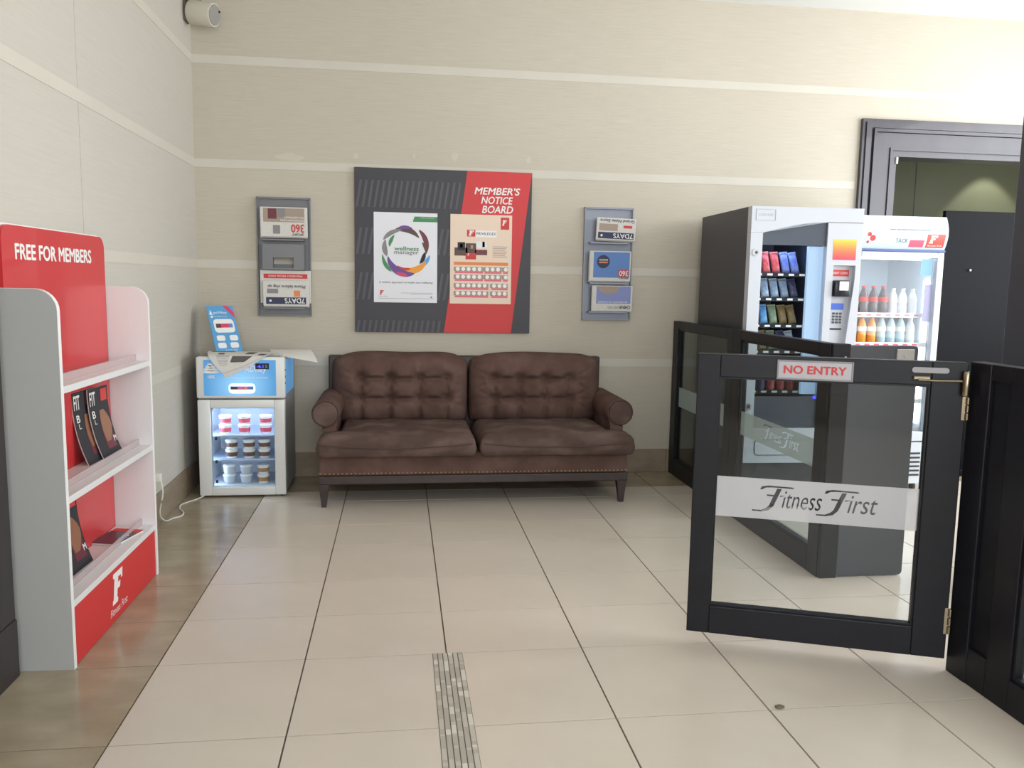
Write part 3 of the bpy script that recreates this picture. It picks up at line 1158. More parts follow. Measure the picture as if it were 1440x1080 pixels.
# left rack, bottom: two papers
th = 0.014
n2 = newspaper('folded newspaper with a red banner behind the front one in the left rack', -0.748, 1.285, 0.325, 0.215, -0.032, th, 0.02, 0.0, 1)
pr(n2, INKR, -0.14, 0.14, 0.055, 0.085, th)
text('WEDNESDAY SPECIAL INSIDE', -0.11, 0.11, 0.064, 0.076, -th / 2 - 0.0008, LETW, n2, 0, 0.0, True)
th = 0.03
n3 = newspaper('folded 7 days newspaper upside down at front of bottom pocket of left rack', -0.742, 1.243, 0.292, 0.165, -0.06, th, 0.04)
yy = -th / 2 - 0.0012
pr(n3, INKN, -0.128, 0.128, -0.07, -0.025, th)
text('7DAYS', -0.01, 0.12, -0.064, -0.03, yy, LETW, n3, -0.1, 0.02, True)
pr(n3, INKG, -0.12, -0.05, 0.0, 0.03, th)
pr(n3, INKO, 0.05, 0.09, -0.02, 0.02, th)
text('Phone failure ring up', -0.115, 0.125, 0.034, 0.06, yy, INK, n3, 0.15, 0.01, True)
bm = disc(bmesh.new(), -0.1, -0.048, 0.008, -th / 2 - 0.0006, -th / 2 - 0.0001, 12)
obj('front_print', bm, LETW, n3)
# right rack
th = 0.032
n4 = newspaper('7 days newspaper upside down and tilted in the top pocket of the right rack', 1.462, 1.712, 0.275, 0.15, -0.06, th, 0.05, 0.03)
yy = -th / 2 - 0.0012
pr(n4, INKN, -0.125, 0.125, -0.065, -0.022, th)
text('7DAYS', -0.02, 0.12, -0.06, -0.028, yy, LETW, n4, -0.1, 0.02, True)
pr(n4, INKT, -0.12, 0.01, -0.012, 0.035, th)
pr(n4, INKR, 0.05, 0.11, 0.01, 0.028, th)
text('Grand Note Store', -0.115, 0.125, 0.045, 0.066, yy, INK, n4, 0.15, 0.01, True)
bm = disc(bmesh.new(), -0.1, -0.045, 0.008, -th / 2 - 0.0006, -th / 2 - 0.0001, 12)
obj('front_print', bm, LETW, n4)
n5 = newspaper('newspaper with a blue cover in the middle pocket of the right rack', 1.428, 1.462, 0.29, 0.205, -0.06, th, 0.05, 0.0)
pr(n5, INKB, -0.118, 0.135, -0.078, 0.095, th)
bm = disc(bmesh.new(), -0.05, 0.03, 0.045, -th / 2 - 0.001, -th / 2 - 0.0003, 20)
obj('front_print', bm, INKN, n5)
bm = bmesh.new()
rect(bm, -0.08, -0.02, 0.02, 0.03, -th / 2 - 0.0012)
obj('front_print', bm, INKO, n5)
text('REASON', -0.08, -0.02, 0.036, 0.048, -th / 2 - 0.0016, LETW, n5, 0, 0.01, True)
pr(n5, INKR, 0.06, 0.13, -0.07, -0.025, th, 1)
text('360', 0.064, 0.126, -0.066, -0.03, yy - 0.0008, LETW, n5, 0, 0.02, True)
text('SPORT', 0.06, 0.13, -0.086, -0.076, yy - 0.0008, INK, n5, 0, 0.02, True)
n6 = newspaper('newspaper with a lilac cover in the bottom pocket of the right rack', 1.448, 1.241, 0.287, 0.175, -0.06, th, 0.05, 0.0)
pr(n6, INKL, -0.112, 0.13, -0.035, 0.084, th)
bm = bmesh.new()
prism(bm, [(-0.11, 0.084), (0.06, 0.084), (0.03, 0.045), (-0.04, 0.025), (-0.09, 0.055)], -th / 2 - 0.0008, -th / 2)
obj('front_print', bm, INKT, n6)
text('CHINA', 0.05, 0.13, -0.072, -0.048, yy, INK, n6, 0, 0.03, True)
text('MATTERS', -0.03, 0.045, -0.072, -0.05, yy, INKG, n6, 0, 0.0, True)
text('AN INDUSTRY IN CHANGE', -0.1, 0.11, -0.03, -0.018, yy - 0.0006, LETW, n6, 0, 0.0, True)

# ------------------------------------------------------------------ wall speaker, top left corner
spk = thing('wall_speaker', 'white cylindrical speaker on a bracket in the top left wall corner', 'speaker', (XL, -0.13, 2.955))
axis = Vector((0.93, -0.34, -0.16)).normalized()
bm = L([(0.05, 0), (0.07, 0.006), (0.072, 0.02), (0.072, 0.15), (0.068, 0.162), (0.0, 0.164)], 24)
Q = axis.to_track_quat('Z', 'Y').to_matrix()
for v in bm.verts:
    v.co = Q @ v.co + Vector((0.035, 0.0, 0.0))
obj('housing', bm, mat('speaker_cream', (206, 200, 186), 0.5), spk, True)
bm = L([(0.06, 0.1642), (0.058, 0.168), (0, 0.169)], 24)
for v in bm.verts:
    v.co = Q @ v.co + Vector((0.035, 0.0, 0.0))
obj('grille', bm, mat('speaker_grey_face', (150, 148, 144), 0.6), spk, True)
obj('wall_plate', B(0.0005, 0.012, -0.05, 0.05, -0.06, 0.085, 0.004, 2), mat('speaker_bracket', (96, 88, 80), 0.5), spk)
obj('bracket_arm', T([(0.008, 0.02, 0.07), (0.05, 0.0, 0.082), (0.10, -0.03, 0.06)], 0.009, 8), mat('bracket_grey', (120, 112, 100), 0.5), spk)
bm = L([(0.007, 0), (0.007, 0.005), (0, 0.006)], 10)
for v in bm.verts:
    v.co = Q @ (v.co + Vector((0.035, 0.03, 0.168))) + Vector((0.035, 0, 0))
obj('indicator', bm, RUB, spk)

# ------------------------------------------------------------------ brochure stand on the left
st = thing('brochure_stand', 'tall white and red brochure shelf stand headed free for members, by left wall', 'shelf', (XL + 0.009, -2.342, 0), math.radians(90 - 0.9))
# local: x runs to the back wall, front is -y (towards the room)
W = 0.476
FY, BY = -0.205, -0.004
PT = 0.02
side = rrect(-FY - 0.0 - (-FY), 1, 0, 1, 0.1)  # placeholder outline replaced below
for s in (-1, 1):
    # outline in (depth, z): rounded at the front top corner
    out = [(BY, 0.0), (BY, 1.293)]
    r = 0.07
    for k in range(9):
        a = 0.5 * PI * k / 8
        out.append((FY + r - r * math.sin(a), 1.293 - r + r * math.cos(a)))
    out.append((FY, 0.0))
    xa, xb = (-W, -W + PT) if s < 0 else (W - PT, W)
    bm = bmesh.new()
    va = [bm.verts.new((xa, p[0], p[1])) for p in out]
    vb = [bm.verts.new((xb, p[0], p[1])) for p in out]
    bm.faces.new(va); bm.faces.new(vb[::-1])
    for i in range(len(out)):
        bm.faces.new((va[i], va[(i + 1) % len(out)], vb[(i + 1) % len(out)], vb[i]))
    sp_ = obj('side_panel', bm, mat('left_side_grey', (172, 172, 170), 0.4) if s < 0 else WHITE, st)  # left panel greyer than the right one
    # white edge band round the front and top
    bm = bmesh.new()
    eo = out[1:]
    ins = []
    for i, p in enumerate(eo):
        if i == 0:
            ins.append((p[0], p[1] + 0.0012))
        elif i == len(eo) - 1:
            ins.append((p[0] - 0.0012, p[1]))
        else:
            a = 0.5 * PI * (i - 1) / 8
            ins.append((p[0] - 0.0012 * math.sin(a), p[1] + 0.0012 * math.cos(a)))
    r0 = [[bm.verts.new((x, p[0], p[1])) for p in q] for x in (xa - 0.0003, xb + 0.0003) for q in (eo, ins)]
    for i in range(len(eo) - 1):
        for a, b in ((0, 1), (1, 3), (3, 2)):
            bm.faces.new((r0[a][i], r0[a][i + 1], r0[b][i + 1], r0[b][i]))
    obj('edge_band', bm, WEDGE, sp_)
bp = rrect(-W + PT + 0.004, W - PT - 0.004, 0.02, 1.5, 0.05, 6, (0, 0, 1, 1))
obj('back_panel', P(bp, -0.036, -0.022), REDL, st)
bp2 = rrect(-W + PT + 0.0, W - PT - 0.0, 0.02, 1.506, 0.05, 6, (0, 0, 1, 1))
obj('back_edge', P(bp2, -0.022, -0.008), WEDGE, st)
text('FREE FOR MEMBERS', -0.362, 0.302, 1.387, 1.442, -0.0368, LETW, st, 0, 0.04)
for zt in (0.972, 0.597, 0.234):
    sh = obj('shelf_board', B(-W + PT, W - PT, FY + 0.001, -0.037, zt - 0.024, zt, 0.0015, 1), WHITE, st)
    obj('front_lip', B(-W + PT + 0.002, W - PT - 0.002, FY + 0.055, FY + 0.059, zt, zt + 0.028), CLEAR, sh)
kick = obj('kick_board', B(-W + PT + 0.001, W - PT - 0.001, FY + 0.004, FY + 0.018, 0.002, 0.208, 0.001, 1), REDM, st)
bm = flogo(bmesh.new(), -0.095, 0.03, 0.07, 0.19, FY + 0.0036)
obj('emblem', bm, LETW, kick)
text('Fitness First', -0.115, 0.075, 0.03, 0.058, FY + 0.0032, LETW, kick, 0.2)


def brochure(label, yw, z0, lean_top, x_front, w=0.185, h=0.285, flare=0.055):
    """glossy booklet standing on a shelf, back against the red panel, foot curving forward"""
    t = thing('brochure', label, 'brochure', (0, 0, 0), 0, 'brochures on the stand')
    t.location = (XL + 0.009 + x_front, yw, z0)
    t.rotation_euler = (0, 0, math.radians(90 - 0.9 - 2))
    n = 10

    def pt(k, off):
        s = k / n
        zz = h * s
        yy = -flare * (1 - s) ** 2.2
        return yy + off, zz
    for nm, th0, th1, m, e in (('pages', 0.002, 0.007, NEWS, 0.0), ('cover', 0.0, 0.002, INK, 0.001)):
        bm = bmesh.new()
        rows = []
        for k in range(n + 1):
            y0, z = pt(k, th0); y1, _ = pt(k, th1)
            rows.append([bm.verts.new((x, yv, z)) for x, yv in ((-w / 2 - e, y0), (w / 2 + e, y0), (w / 2 + e, y1), (-w / 2 - e, y1))])
        for a, b in zip(rows, rows[1:]):
            for i in range(4):
                bm.faces.new((a[i], a[(i + 1) % 4], b[(i + 1) % 4], b[i]))
        bm.faces.new(rows[0][::-1]); bm.faces.new(rows[-1])
        obj(nm, bm, m, t, True)

    def surf(bm):
        for v in bm.verts:
            s = max(0, min(1, v.co.z / h))
            v.co.y = -flare * (1 - s) ** 2.2 - 0.001 + v.co.y
        return bm

    def grid(x0, x1, za, zb, nn=8):
        bm = bmesh.new()
        r = [[bm.verts.new((x, 0, za + (zb - za) * k / nn)) for x in (x0, x1)] for k in range(nn + 1)]
        for a, b in zip(r, r[1:]):
            bm.faces.new((a[0], a[1], b[1], b[0]))
        return bm
    obj('cover_print', surf(grid(-0.02, 0.07, 0.03, 0.12)), MAROON, t)
    bm = grid(-0.01, 0.05, 0.06, 0.19)
    bm.verts.ensure_lookup_table()
    for v in bm.verts:
        v.co.x *= 0.4 + 1.2 * math.sin(PI * (v.co.z - 0.05) / 0.15)
        v.co.y -= 0.0006
    obj('cover_print', surf(bm), mat('brochure_photo', (150, 104, 80), 0.4), t)
    obj('cover_print', surf(grid(0.02, 0.08, 0.225, 0.275, 3)), INKR, t)
    obj('lettering', surf(fit_text('FIT', -0.09, -0.035, 0.215, 0.272, -0.0006, 0, 0.03)), LETW, t)
    obj('lettering', surf(fit_text('B', -0.08, -0.05, 0.165, 0.195, -0.0006, 0, 0.03)), LETW, t)
    obj('lettering', surf(fit_text('L', -0.07, -0.05, 0.14, 0.16, -0.0006, 0, 0.0)), LETW, t)
    obj('lettering', surf(fit_text('M', 0.06, 0.085, 0.05, 0.075, -0.0006, 0, 0.03)), LETW, t)
    return t


brochure('black and red brochure half hidden on the left, upper open shelf of stand', -2.21, 0.5975, 0, 0.044)
brochure('black and red brochure facing out fully, upper open shelf of white stand', -2.105, 0.5975, 0, 0.066)
brochure('black and red brochure standing alone on the lowest shelf of the stand', -2.455, 0.2345, 0, 0.052)
fb = thing('magazine', 'dark magazine lying flat on the lowest shelf of the white stand', 'magazine', (XL + 0.118, -2.085, 0.2345), math.radians(90 - 14))
obj('pages', B(-0.1, 0.1, -0.062, 0.062, 0.0005, 0.008), NEWS, fb)
obj('cover', B(-0.101, 0.101, -0.063, 0.063, 0.008, 0.0095), mat('magazine_cover', (70, 44, 60), 0.25), fb)
obj('cover_print', B(0.06, 0.101, -0.063, 0.063, 0.0094, 0.0102), INKR, fb)
bm = bmesh.new()
disc(bm, 0, 0, 0.018, 0, 0.0006, 14)
for v in bm.verts:
    v.co = Vector((v.co.x - 0.02, -0.04 + v.co.z, 0.0096 + v.co.y))
obj('cover_print', bm, INKB, fb)
bm = bmesh.new()
disc(bm, 0, 0, 0.013, 0, 0.0006, 14)
for v in bm.verts:
    v.co = Vector((v.co.x + 0.01, -0.035 + v.co.z, 0.0102 + v.co.y))
obj('cover_print', bm, LETW, fb)

# ------------------------------------------------------------------ small yoghurt cooler
ck = thing('mini_cooler', 'small white glass door cooler with blue lit header beside the sofa', 'fridge', (-0.957, -0.29, 0))
# local: front at y=-0.24
cw = 0.256
bm = bmesh.new()
box(bm, -cw, cw, 0.2, 0.24, 0.03, 0.86)
box(bm, -cw, -cw + 0.035, -0.19, 0.2, 0.03, 0.86)
box(bm, cw - 0.035, cw, -0.19, 0.2, 0.03, 0.86)
box(bm, -cw + 0.035, cw - 0.035, -0.19, 0.2, 0.03, 0.055)
box(bm, -cw + 0.035, cw - 0.035, -0.19, 0.2, 0.595, 0.86)
obj('cabinet', bm, FRIDGEG, ck)
bm = bmesh.new()
box(bm, -cw + 0.035, cw - 0.035, 0.19, 0.2, 0.055, 0.595)
box(bm, -cw + 0.035, -cw + 0.041, -0.185, 0.19, 0.055, 0.595)
box(bm, cw - 0.041, cw - 0.035, -0.185, 0.19, 0.055, 0.595)
box(bm, -cw + 0.041, cw - 0.041, -0.185, 0.19, 0.055, 0.061)
box(bm, -cw + 0.041, cw - 0.041, -0.185, 0.19, 0.589, 0.595)
obj('inner_liner', bm, FRIDGEI, ck)
door = obj('door_frame', frame(bmesh.new(), -cw, cw, -0.24, -0.192, 0.012, 0.604, 0.072, 0.062, 0.05, 0.05, 0.004), FRIDGEW, ck, True)
obj('glass_pane', B(-cw + 0.072, cw - 0.062, -0.222, -0.216, 0.062, 0.554), GLASS, door)
obj('seal', frame(bmesh.new(), -cw + 0.066, cw - 0.056, -0.216, -0.206, 0.056, 0.56, 0.012, 0.012, 0.012, 0.012), mat('seal_pale', (190, 206, 220), 0.5), door)
for (x, z) in ((-0.165, 0.36), (-0.165, 0.215), (-0.165, 0.09)):
    obj('shelf_clip', B(x - 0.006, x + 0.006, -0.19, -0.18, z - 0.012, z + 0.006), RUB, ck)
hd = obj('header_box', B(-cw - 0.004, cw + 0.004, -0.243, -0.19, 0.612, 0.866, 0.012, 3), FRIDGEW, ck, True)
obj('header_sign', B(-cw + 0.042, cw - 0.048, -0.2455, -0.2425, 0.63, 0.848), HDRB, hd)
yh = -0.246
bm = bmesh.new()
prism(bm, rrect(-0.07, 0.085, 0.645, 0.705, 0.022), yh - 0.0006, yh)
obj('sign_label', bm, LEDH, hd)
for (x0, x1, m) in ((-0.06, -0.02, BRN), (-0.02, 0.045, MAGENTA), (0.045, 0.075, INKB)):
    bm = bmesh.new()
    rect(bm, x0, x1, 0.668, 0.688, yh - 0.0007)
    obj('sign_print', bm, m, hd)
text('CLICK HERE', -0.015, 0.04, 0.673, 0.683, yh - 0.0012, LETW, hd)
text('ADhey', 0.02, 0.155, 0.762, 0.815, yh, LETW, hd, 0.25, 0.02)
text('THE AWARD WINNING PROTEIN', -0.10, 0.16, 0.735, 0.745, yh, LETW, hd)
text('100%', -0.19, -0.15, 0.735, 0.755, yh, LETW, hd, 0, 0.03)
bm = bmesh.new()
for (dx, dz, w) in ((-0.17, 0.775, 0.05), (-0.172, 0.79, 0.042), (-0.174, 0.805, 0.03), (-0.176, 0.818, 0.016)):
    disc(bm, dx, dz, w, yh - 0.0006, yh, 16, 0, 0.0095)
obj('sign_print', bm, LETW, hd)
obj('display', B(0.088, 0.168, -0.2475, -0.245, 0.792, 0.828, 0.001, 1), LCDK, hd)
text('-6.1', 0.098, 0.135, 0.801, 0.819, -0.2479, LEDBLUE, hd, 0, 0.02)
bm = bmesh.new()
for k in range(2):
    rect(bm, 0.146, 0.158, 0.802 + k * 0.011, 0.808 + k * 0.011, -0.2475)
obj('display_button', bm, INKG, hd)
bm = bmesh.new()
for z in (0.70, 0.74, 0.78):
    box(bm, cw + 0.004, cw + 0.006, -0.232, -0.222, z, z + 0.012)
obj('hinge_cap', bm, RUB, hd)
obj('side_graphic', B(cw, cw + 0.002, -0.18, 0.2, 0.63, 0.845), HDRB, ck)
for z in (0.375, 0.222):
    sh = obj('shelf', B(-cw + 0.043, cw - 0.043, -0.17, 0.18, z - 0.007, z), mat('glass_shelf_%d' % int(z * 1000), (196, 212, 236), 0.3), ck)
obj('light_strip', B(-cw + 0.06, cw - 0.06, -0.175, -0.155, 0.576, 0.587), LED, ck)
obj('light_strip', B(-cw + 0.043, -cw + 0.05, -0.18, -0.165, 0.08, 0.56), LED, ck)
for (x, y_) in ((-0.23, -0.2), (0.23, -0.2), (-0.23, 0.2), (0.23, 0.2)):
    obj('foot', L([(0.014, 0.0), (0.016, 0.012), (0.01, 0.032)], 10, (x, y_, 0)), RUB, ck)


def tub_proto(body, label_m):
    t = thing('yoghurt_tub', '', 'tub', (0, 0, 0), 0, 'tubs in the small cooler')
    prof = [(0.029, 0.0), (0.031, 0.002), (0.036, 0.042), (0.036, 0.046)]
    obj('cup', L(prof, 18), body, t, True)
    obj('lid', L([(0.0385, 0.046), (0.0395, 0.049), (0.0385, 0.056), (0.035, 0.058), (0.0, 0.0575)], 18), CUPW, t, True)
    bm = bmesh.new()
    n = 18
    lo = [bm.verts.new((0.0331 * math.cos(2 * PI * k / n), 0.0331 * math.sin(2 * PI * k / n), 0.012)) for k in range(n)]
    hi = [bm.verts.new((0.0361 * math.cos(2 * PI * k / n), 0.0361 * math.sin(2 * PI * k / n), 0.038)) for k in range(n)]
    for k in range(n):
        bm.faces.new((lo[k], lo[(k + 1) % n], hi[(k + 1) % n], hi[k]))
    obj('sleeve', bm, label_m, t, True)
    return t


def word(i):
    return ('left', 'middle', 'right')[i]


protos = [(CUPW, CUPR, 'white tub with red label', 0.375, (-1.08, -0.965, -0.835)),
          (CUPW, CUPB, 'white lidded tub with brown sleeve', 0.222, (-1.045, -0.94, -0.848)),
          (CUPG, CUPG, 'pale grey lidded tub', 0.061, (-1.062, -0.96, -0.856))]
shelfn = ('top', 'middle', 'bottom')
for r, (bmat, lm, desc, z, xs) in enumerate(protos):
    p = tub_proto(bmat, lm)
    first = True
    for c, x in enumerate(xs):
        for k in range(2):
            if r == 2 and c == 2:
                t = tub_proto(CUPW, CUPO)
                d2_ = 'caramel coloured lidded tub'
            else:
                t = p if first else copy_tree(p)
                first = False
                d2_ = desc
            t.location = (x, -0.40 + 0.004 * k, z + 0.0583 * k + 0.0005)
            t['label'] = '%s, %s of %s stack, %s shelf of small cooler' % (d2_, ('bottom', 'top')[k], word(c), shelfn[r])

# blue leaflet standing on the cooler
lf = thing('promo_sign', 'blue promotional card sign leaning back on top of the small white cooler', 'sign', (-1.062, -0.30, 0.8745), 0, None, (math.radians(-29), 0, math.radians(33)))
lf.scale = (1.1, 1.0, 1.18)
lw, lh = 0.073, 0.275
obj('card', B(-lw - 0.004, lw + 0.004, -0.002, 0.002, 0.0, lh), BLUEP, lf)
bm = bmesh.new()
prism(bm, rrect(-0.056, 0.062, 0.115, 0.195, 0.02), -0.0027, -0.002)
obj('card_print', bm, LETW, lf)
for (x0, x1, m) in ((-0.045, -0.016, BRN), (-0.016, 0.03, MAGENTA), (0.03, 0.052, INKB)):
    bm = bmesh.new()
    rect(bm, x0, x1, 0.144, 0.168, -0.0028)
    obj('card_print', bm, m, lf)
bm = bmesh.new()
for (x, z, s) in ((-0.03, 0.083, 1), (0.045, 0.083, 1), (-0.032, 0.04, 1), (0.04, 0.04, 1)):
    prism(bm, rrect(x - 0.026, x + 0.022, z - 0.016, z + 0.016, 0.01), -0.0027, -0.002)
obj('card_print', bm, LETW, lf)
bm = bmesh.new()
prism(bm, [(0.018, lh), (0.046, lh), (0.077, 0.235), (0.077, 0.2)], -0.0028, -0.002)
obj('corner_flash', bm, MAGENTA, lf)
text('yoWhey', -0.045, 0.035, 0.222, 0.242, -0.0024, LETW, lf, 0, 0.0)
text('REAL FROZEN YOGHURT', -0.045, 0.035, 0.207, 0.213, -0.0024, LETW, lf)
text('BUY IT HERE', -0.02, 0.05, 0.008, 0.015, -0.0024, LETW, lf)
bm = bmesh.new()
prism(bm, [(-0.068, 0.222), (-0.05, 0.222), (-0.059, 0.252)], -0.0027, -0.002)
disc(bm, -0.057, 0.21, 0.007, -0.0027, -0.002, 10)
obj('card_print', bm, LETW, lf)
obj('easel_strut', T([(0, 0.003, 0.2), (0, 0.165, 0.085)], 0.004, 8), BLUEP, lf)

# open newspaper on top of the cooler
nw = thing('newspaper', 'open newspaper lying across the cooler top with one page hanging over the front', 'newspaper', (-0.9, -0.35, 0.8665))


def sheet(name, corners, nx, ny, fn, m, th=0.0012):
    bm = bmesh.new()
    g = []
    for j in range(ny + 1):
        row = []
        for i in range(nx + 1):
            u, v = i / nx, j / ny
            a = Vector(corners[0]).lerp(Vector(corners[1]), u)
            b = Vector(corners[3]).lerp(Vector(corners[2]), u)
            p = a.lerp(b, v) + Vector(fn(u, v))
            row.append(p)
        g.append(row)
    top = [[bm.verts.new(p + Vector((0, -th * 0.4, th))) for p in r] for r in g]
    bot = [[bm.verts.new(p) for p in r] for r in g]
    for j in range(ny):
        for i in range(nx):
            bm.faces.new((top[j][i], top[j][i + 1], top[j + 1][i + 1], top[j + 1][i]))
            bm.faces.new((bot[j][i], bot[j + 1][i], bot[j + 1][i + 1], bot[j][i + 1]))
    for j in range(ny):
        for i in (0, nx):
            bm.faces.new((top[j][i], top[j + 1][i], bot[j + 1][i], bot[j][i]))
    for i in range(nx):
        for j in (0, ny):
            bm.faces.new((top[j][i], bot[j][i], bot[j][i + 1], top[j][i + 1]))
    return obj(name, bm, m, nw, True)


def rowsheet(rows, u0, u1, v0, v1, nu, nv, lift):
    """point grid on a page given by left/right points of successive rows"""
    Lp = smoothpts([r[0] for r in rows], 8)
    Rp = smoothpts([r[1] for r in rows], 8)
    n = len(Lp) - 1

    def at(u, v):
        f = v * n
        i = min(int(f), n - 1)
        t = f - i
        return Lp[i].lerp(Lp[i + 1], t).lerp(Rp[i].lerp(Rp[i + 1], t), u)

    def nrm(u, v):
        e = 0.02
        du = at(min(1, u + e), v) - at(max(0, u - e), v)
        dv = at(u, min(1, v + e)) - at(u, max(0, v - e))
        w = du.cross(dv).normalized()
        return w if w.z - w.y > 0 else -w
    return [[at(u0 + (u1 - u0) * i / nu, v0 + (v1 - v0) * j / nv) + nrm(u0 + (u1 - u0) * i / nu, v0 + (v1 - v0) * j / nv) * lift for i in range(nu + 1)] for j in range(nv + 1)]


def page(name, rows, m, th=0.0015, nu=14, nv=20, lift=0.0, u0=0, u1=1, v0=0, v1=1):
    bm = bmesh.new()
    top = [[bm.verts.new(p) for p in r] for r in rowsheet(rows, u0, u1, v0, v1, nu, nv, lift + th)]
    bot = [[bm.verts.new(p) for p in r] for r in rowsheet(rows, u0, u1, v0, v1, nu, nv, lift)]
    for j in range(nv):
        for i in range(nu):
            bm.faces.new((top[j][i], top[j][i + 1], top[j + 1][i + 1], top[j + 1][i]))
            bm.faces.new((bot[j][i], bot[j + 1][i], bot[j + 1][i + 1], bot[j][i + 1]))
        for i in (0, nu):
            bm.faces.new((top[j][i], top[j + 1][i], bot[j + 1][i], bot[j][i]))
    for i in range(nu):
        for j in (0, nv):
            bm.faces.new((top[j][i], bot[j][i], bot[j][i + 1], top[j][i + 1]))
    return obj(name, bm, m, nw, True)


# flat stack on the cooler top
page('page', [((-0.30, 0.08, 0.002), (0.17, 0.06, 0.002)), ((-0.25, -0.02, 0.004), (0.18, -0.03, 0.003)), ((-0.22, -0.12, 0.002), (0.17, -0.12, 0.002))], NEWS, 0.005)
front = [((-0.268, 0.04, 0.012), (0.15, 0.05, 0.010)), ((-0.266, -0.06, 0.020), (0.135, -0.08, 0.018)), ((-0.245, -0.178, 0.008), (0.09, -0.188, 0.008)),
         ((-0.205, -0.204, -0.045), (0.0, -0.206, -0.035)), ((-0.159, -0.206, -0.096), (-0.100, -0.206, -0.078))]
back = [((-0.255, 0.04, 0.009), (0.145, 0.05, 0.008)), ((-0.25, -0.06, 0.014), (0.13, -0.08, 0.013)), ((-0.225, -0.176, 0.004), (0.095, -0.184, 0.004)),
        ((-0.185, -0.197, -0.065), (0.02, -0.198, -0.045)), ((-0.137, -0.199, -0.126), (-0.086, -0.199, -0.102))]
page('hanging_page', back, NEWS, 0.002)
page('hanging_page', front, NEWS, 0.002)
PHOTO = mat('news_photo_grey', (96, 90, 88), 0.8)
for (u0, u1, v0, v1) in ((0.44, 0.80, 0.53, 0.71), (0.18, 0.28, 0.40, 0.47), (0.62, 0.76, 0.30, 0.45), (0.86, 0.98, 0.42, 0.50), (0.05, 0.4, 0.2, 0.3)):
    page('page_photo', front, PHOTO, 0.0004, 4, 6, 0.0022, u0, u1, v0, v1)
for k in range(7):
    page('text_line', front, INKG, 0.0003, 4, 2, 0.0022, 0.14, 0.38, 0.50 + k * 0.045, 0.512 + k * 0.045)
# right page sticking out past the side
page('page', [((0.06, 0.17, 0.010), (0.30, 0.17, 0.014)), ((0.08, 0.05, 0.024), (0.33, 0.10, 0.02)), ((0.11, -0.06, 0.014), (0.36, 0.04, -0.012)), ((0.125, -0.10, 0.006), (0.383, 0.0, -0.052))], NEWS, 0.002)

# socket, plug and cord
sk_ = thing('wall_socket', 'white wall socket with a plug in it low on the left wall', 'socket', (XL, -1.17, 0.305))
obj('face_plate', B(0.0005, 0.012, -0.045, 0.045, -0.045, 0.05, 0.003, 2), WHITE, sk_)
obj('switch', B(0.012, 0.017, -0.012, 0.012, 0.016, 0.036, 0.002, 1), INKG, sk_)
cdp = thing('power_cord', 'white power cord with plug curling over the brown floor to the cooler', 'cord', (XL, -1.17, 0.28))
pts = smoothpts([(0.05, -0.005, 0.0), (0.062, -0.01, -0.08), (0.035, 0.02, -0.2), (0.04, 0.1, -0.265), (0.06, 0.19, -0.276), (0.09, 0.23, -0.276), (0.085, 0.30, -0.276), (0.045, 0.38, -0.276), (0.03, 0.47, -0.276), (0.06, 0.54, -0.276), (0.10, 0.61, -0.275), (0.14, 0.68, -0.262)], 6)
obj('cable', T(pts, 0.004, 8), CORD, cdp, True)
obj('plug', B(0.018, 0.055, -0.02, 0.02, -0.022, 0.024, 0.006, 2), CORD, cdp, True)

# small crumb on the floor
bm = bmesh.new()
bmesh.ops.create_icosphere(bm, subdivisions=1, radius=0.013)
for v in bm.verts:
    v.co.z = v.co.z * 0.4 + 0.005
    v.co.x *= 1.3 + 0.2 * random.random()
o = obj('crumb', bm, mat('crumb_brown', (110, 98, 84), 0.9))
o.location = (1.202, -3.318, 0.0008)
tag(o, 'small brown crumb on the tile joint in front of the gate', 'crumb')


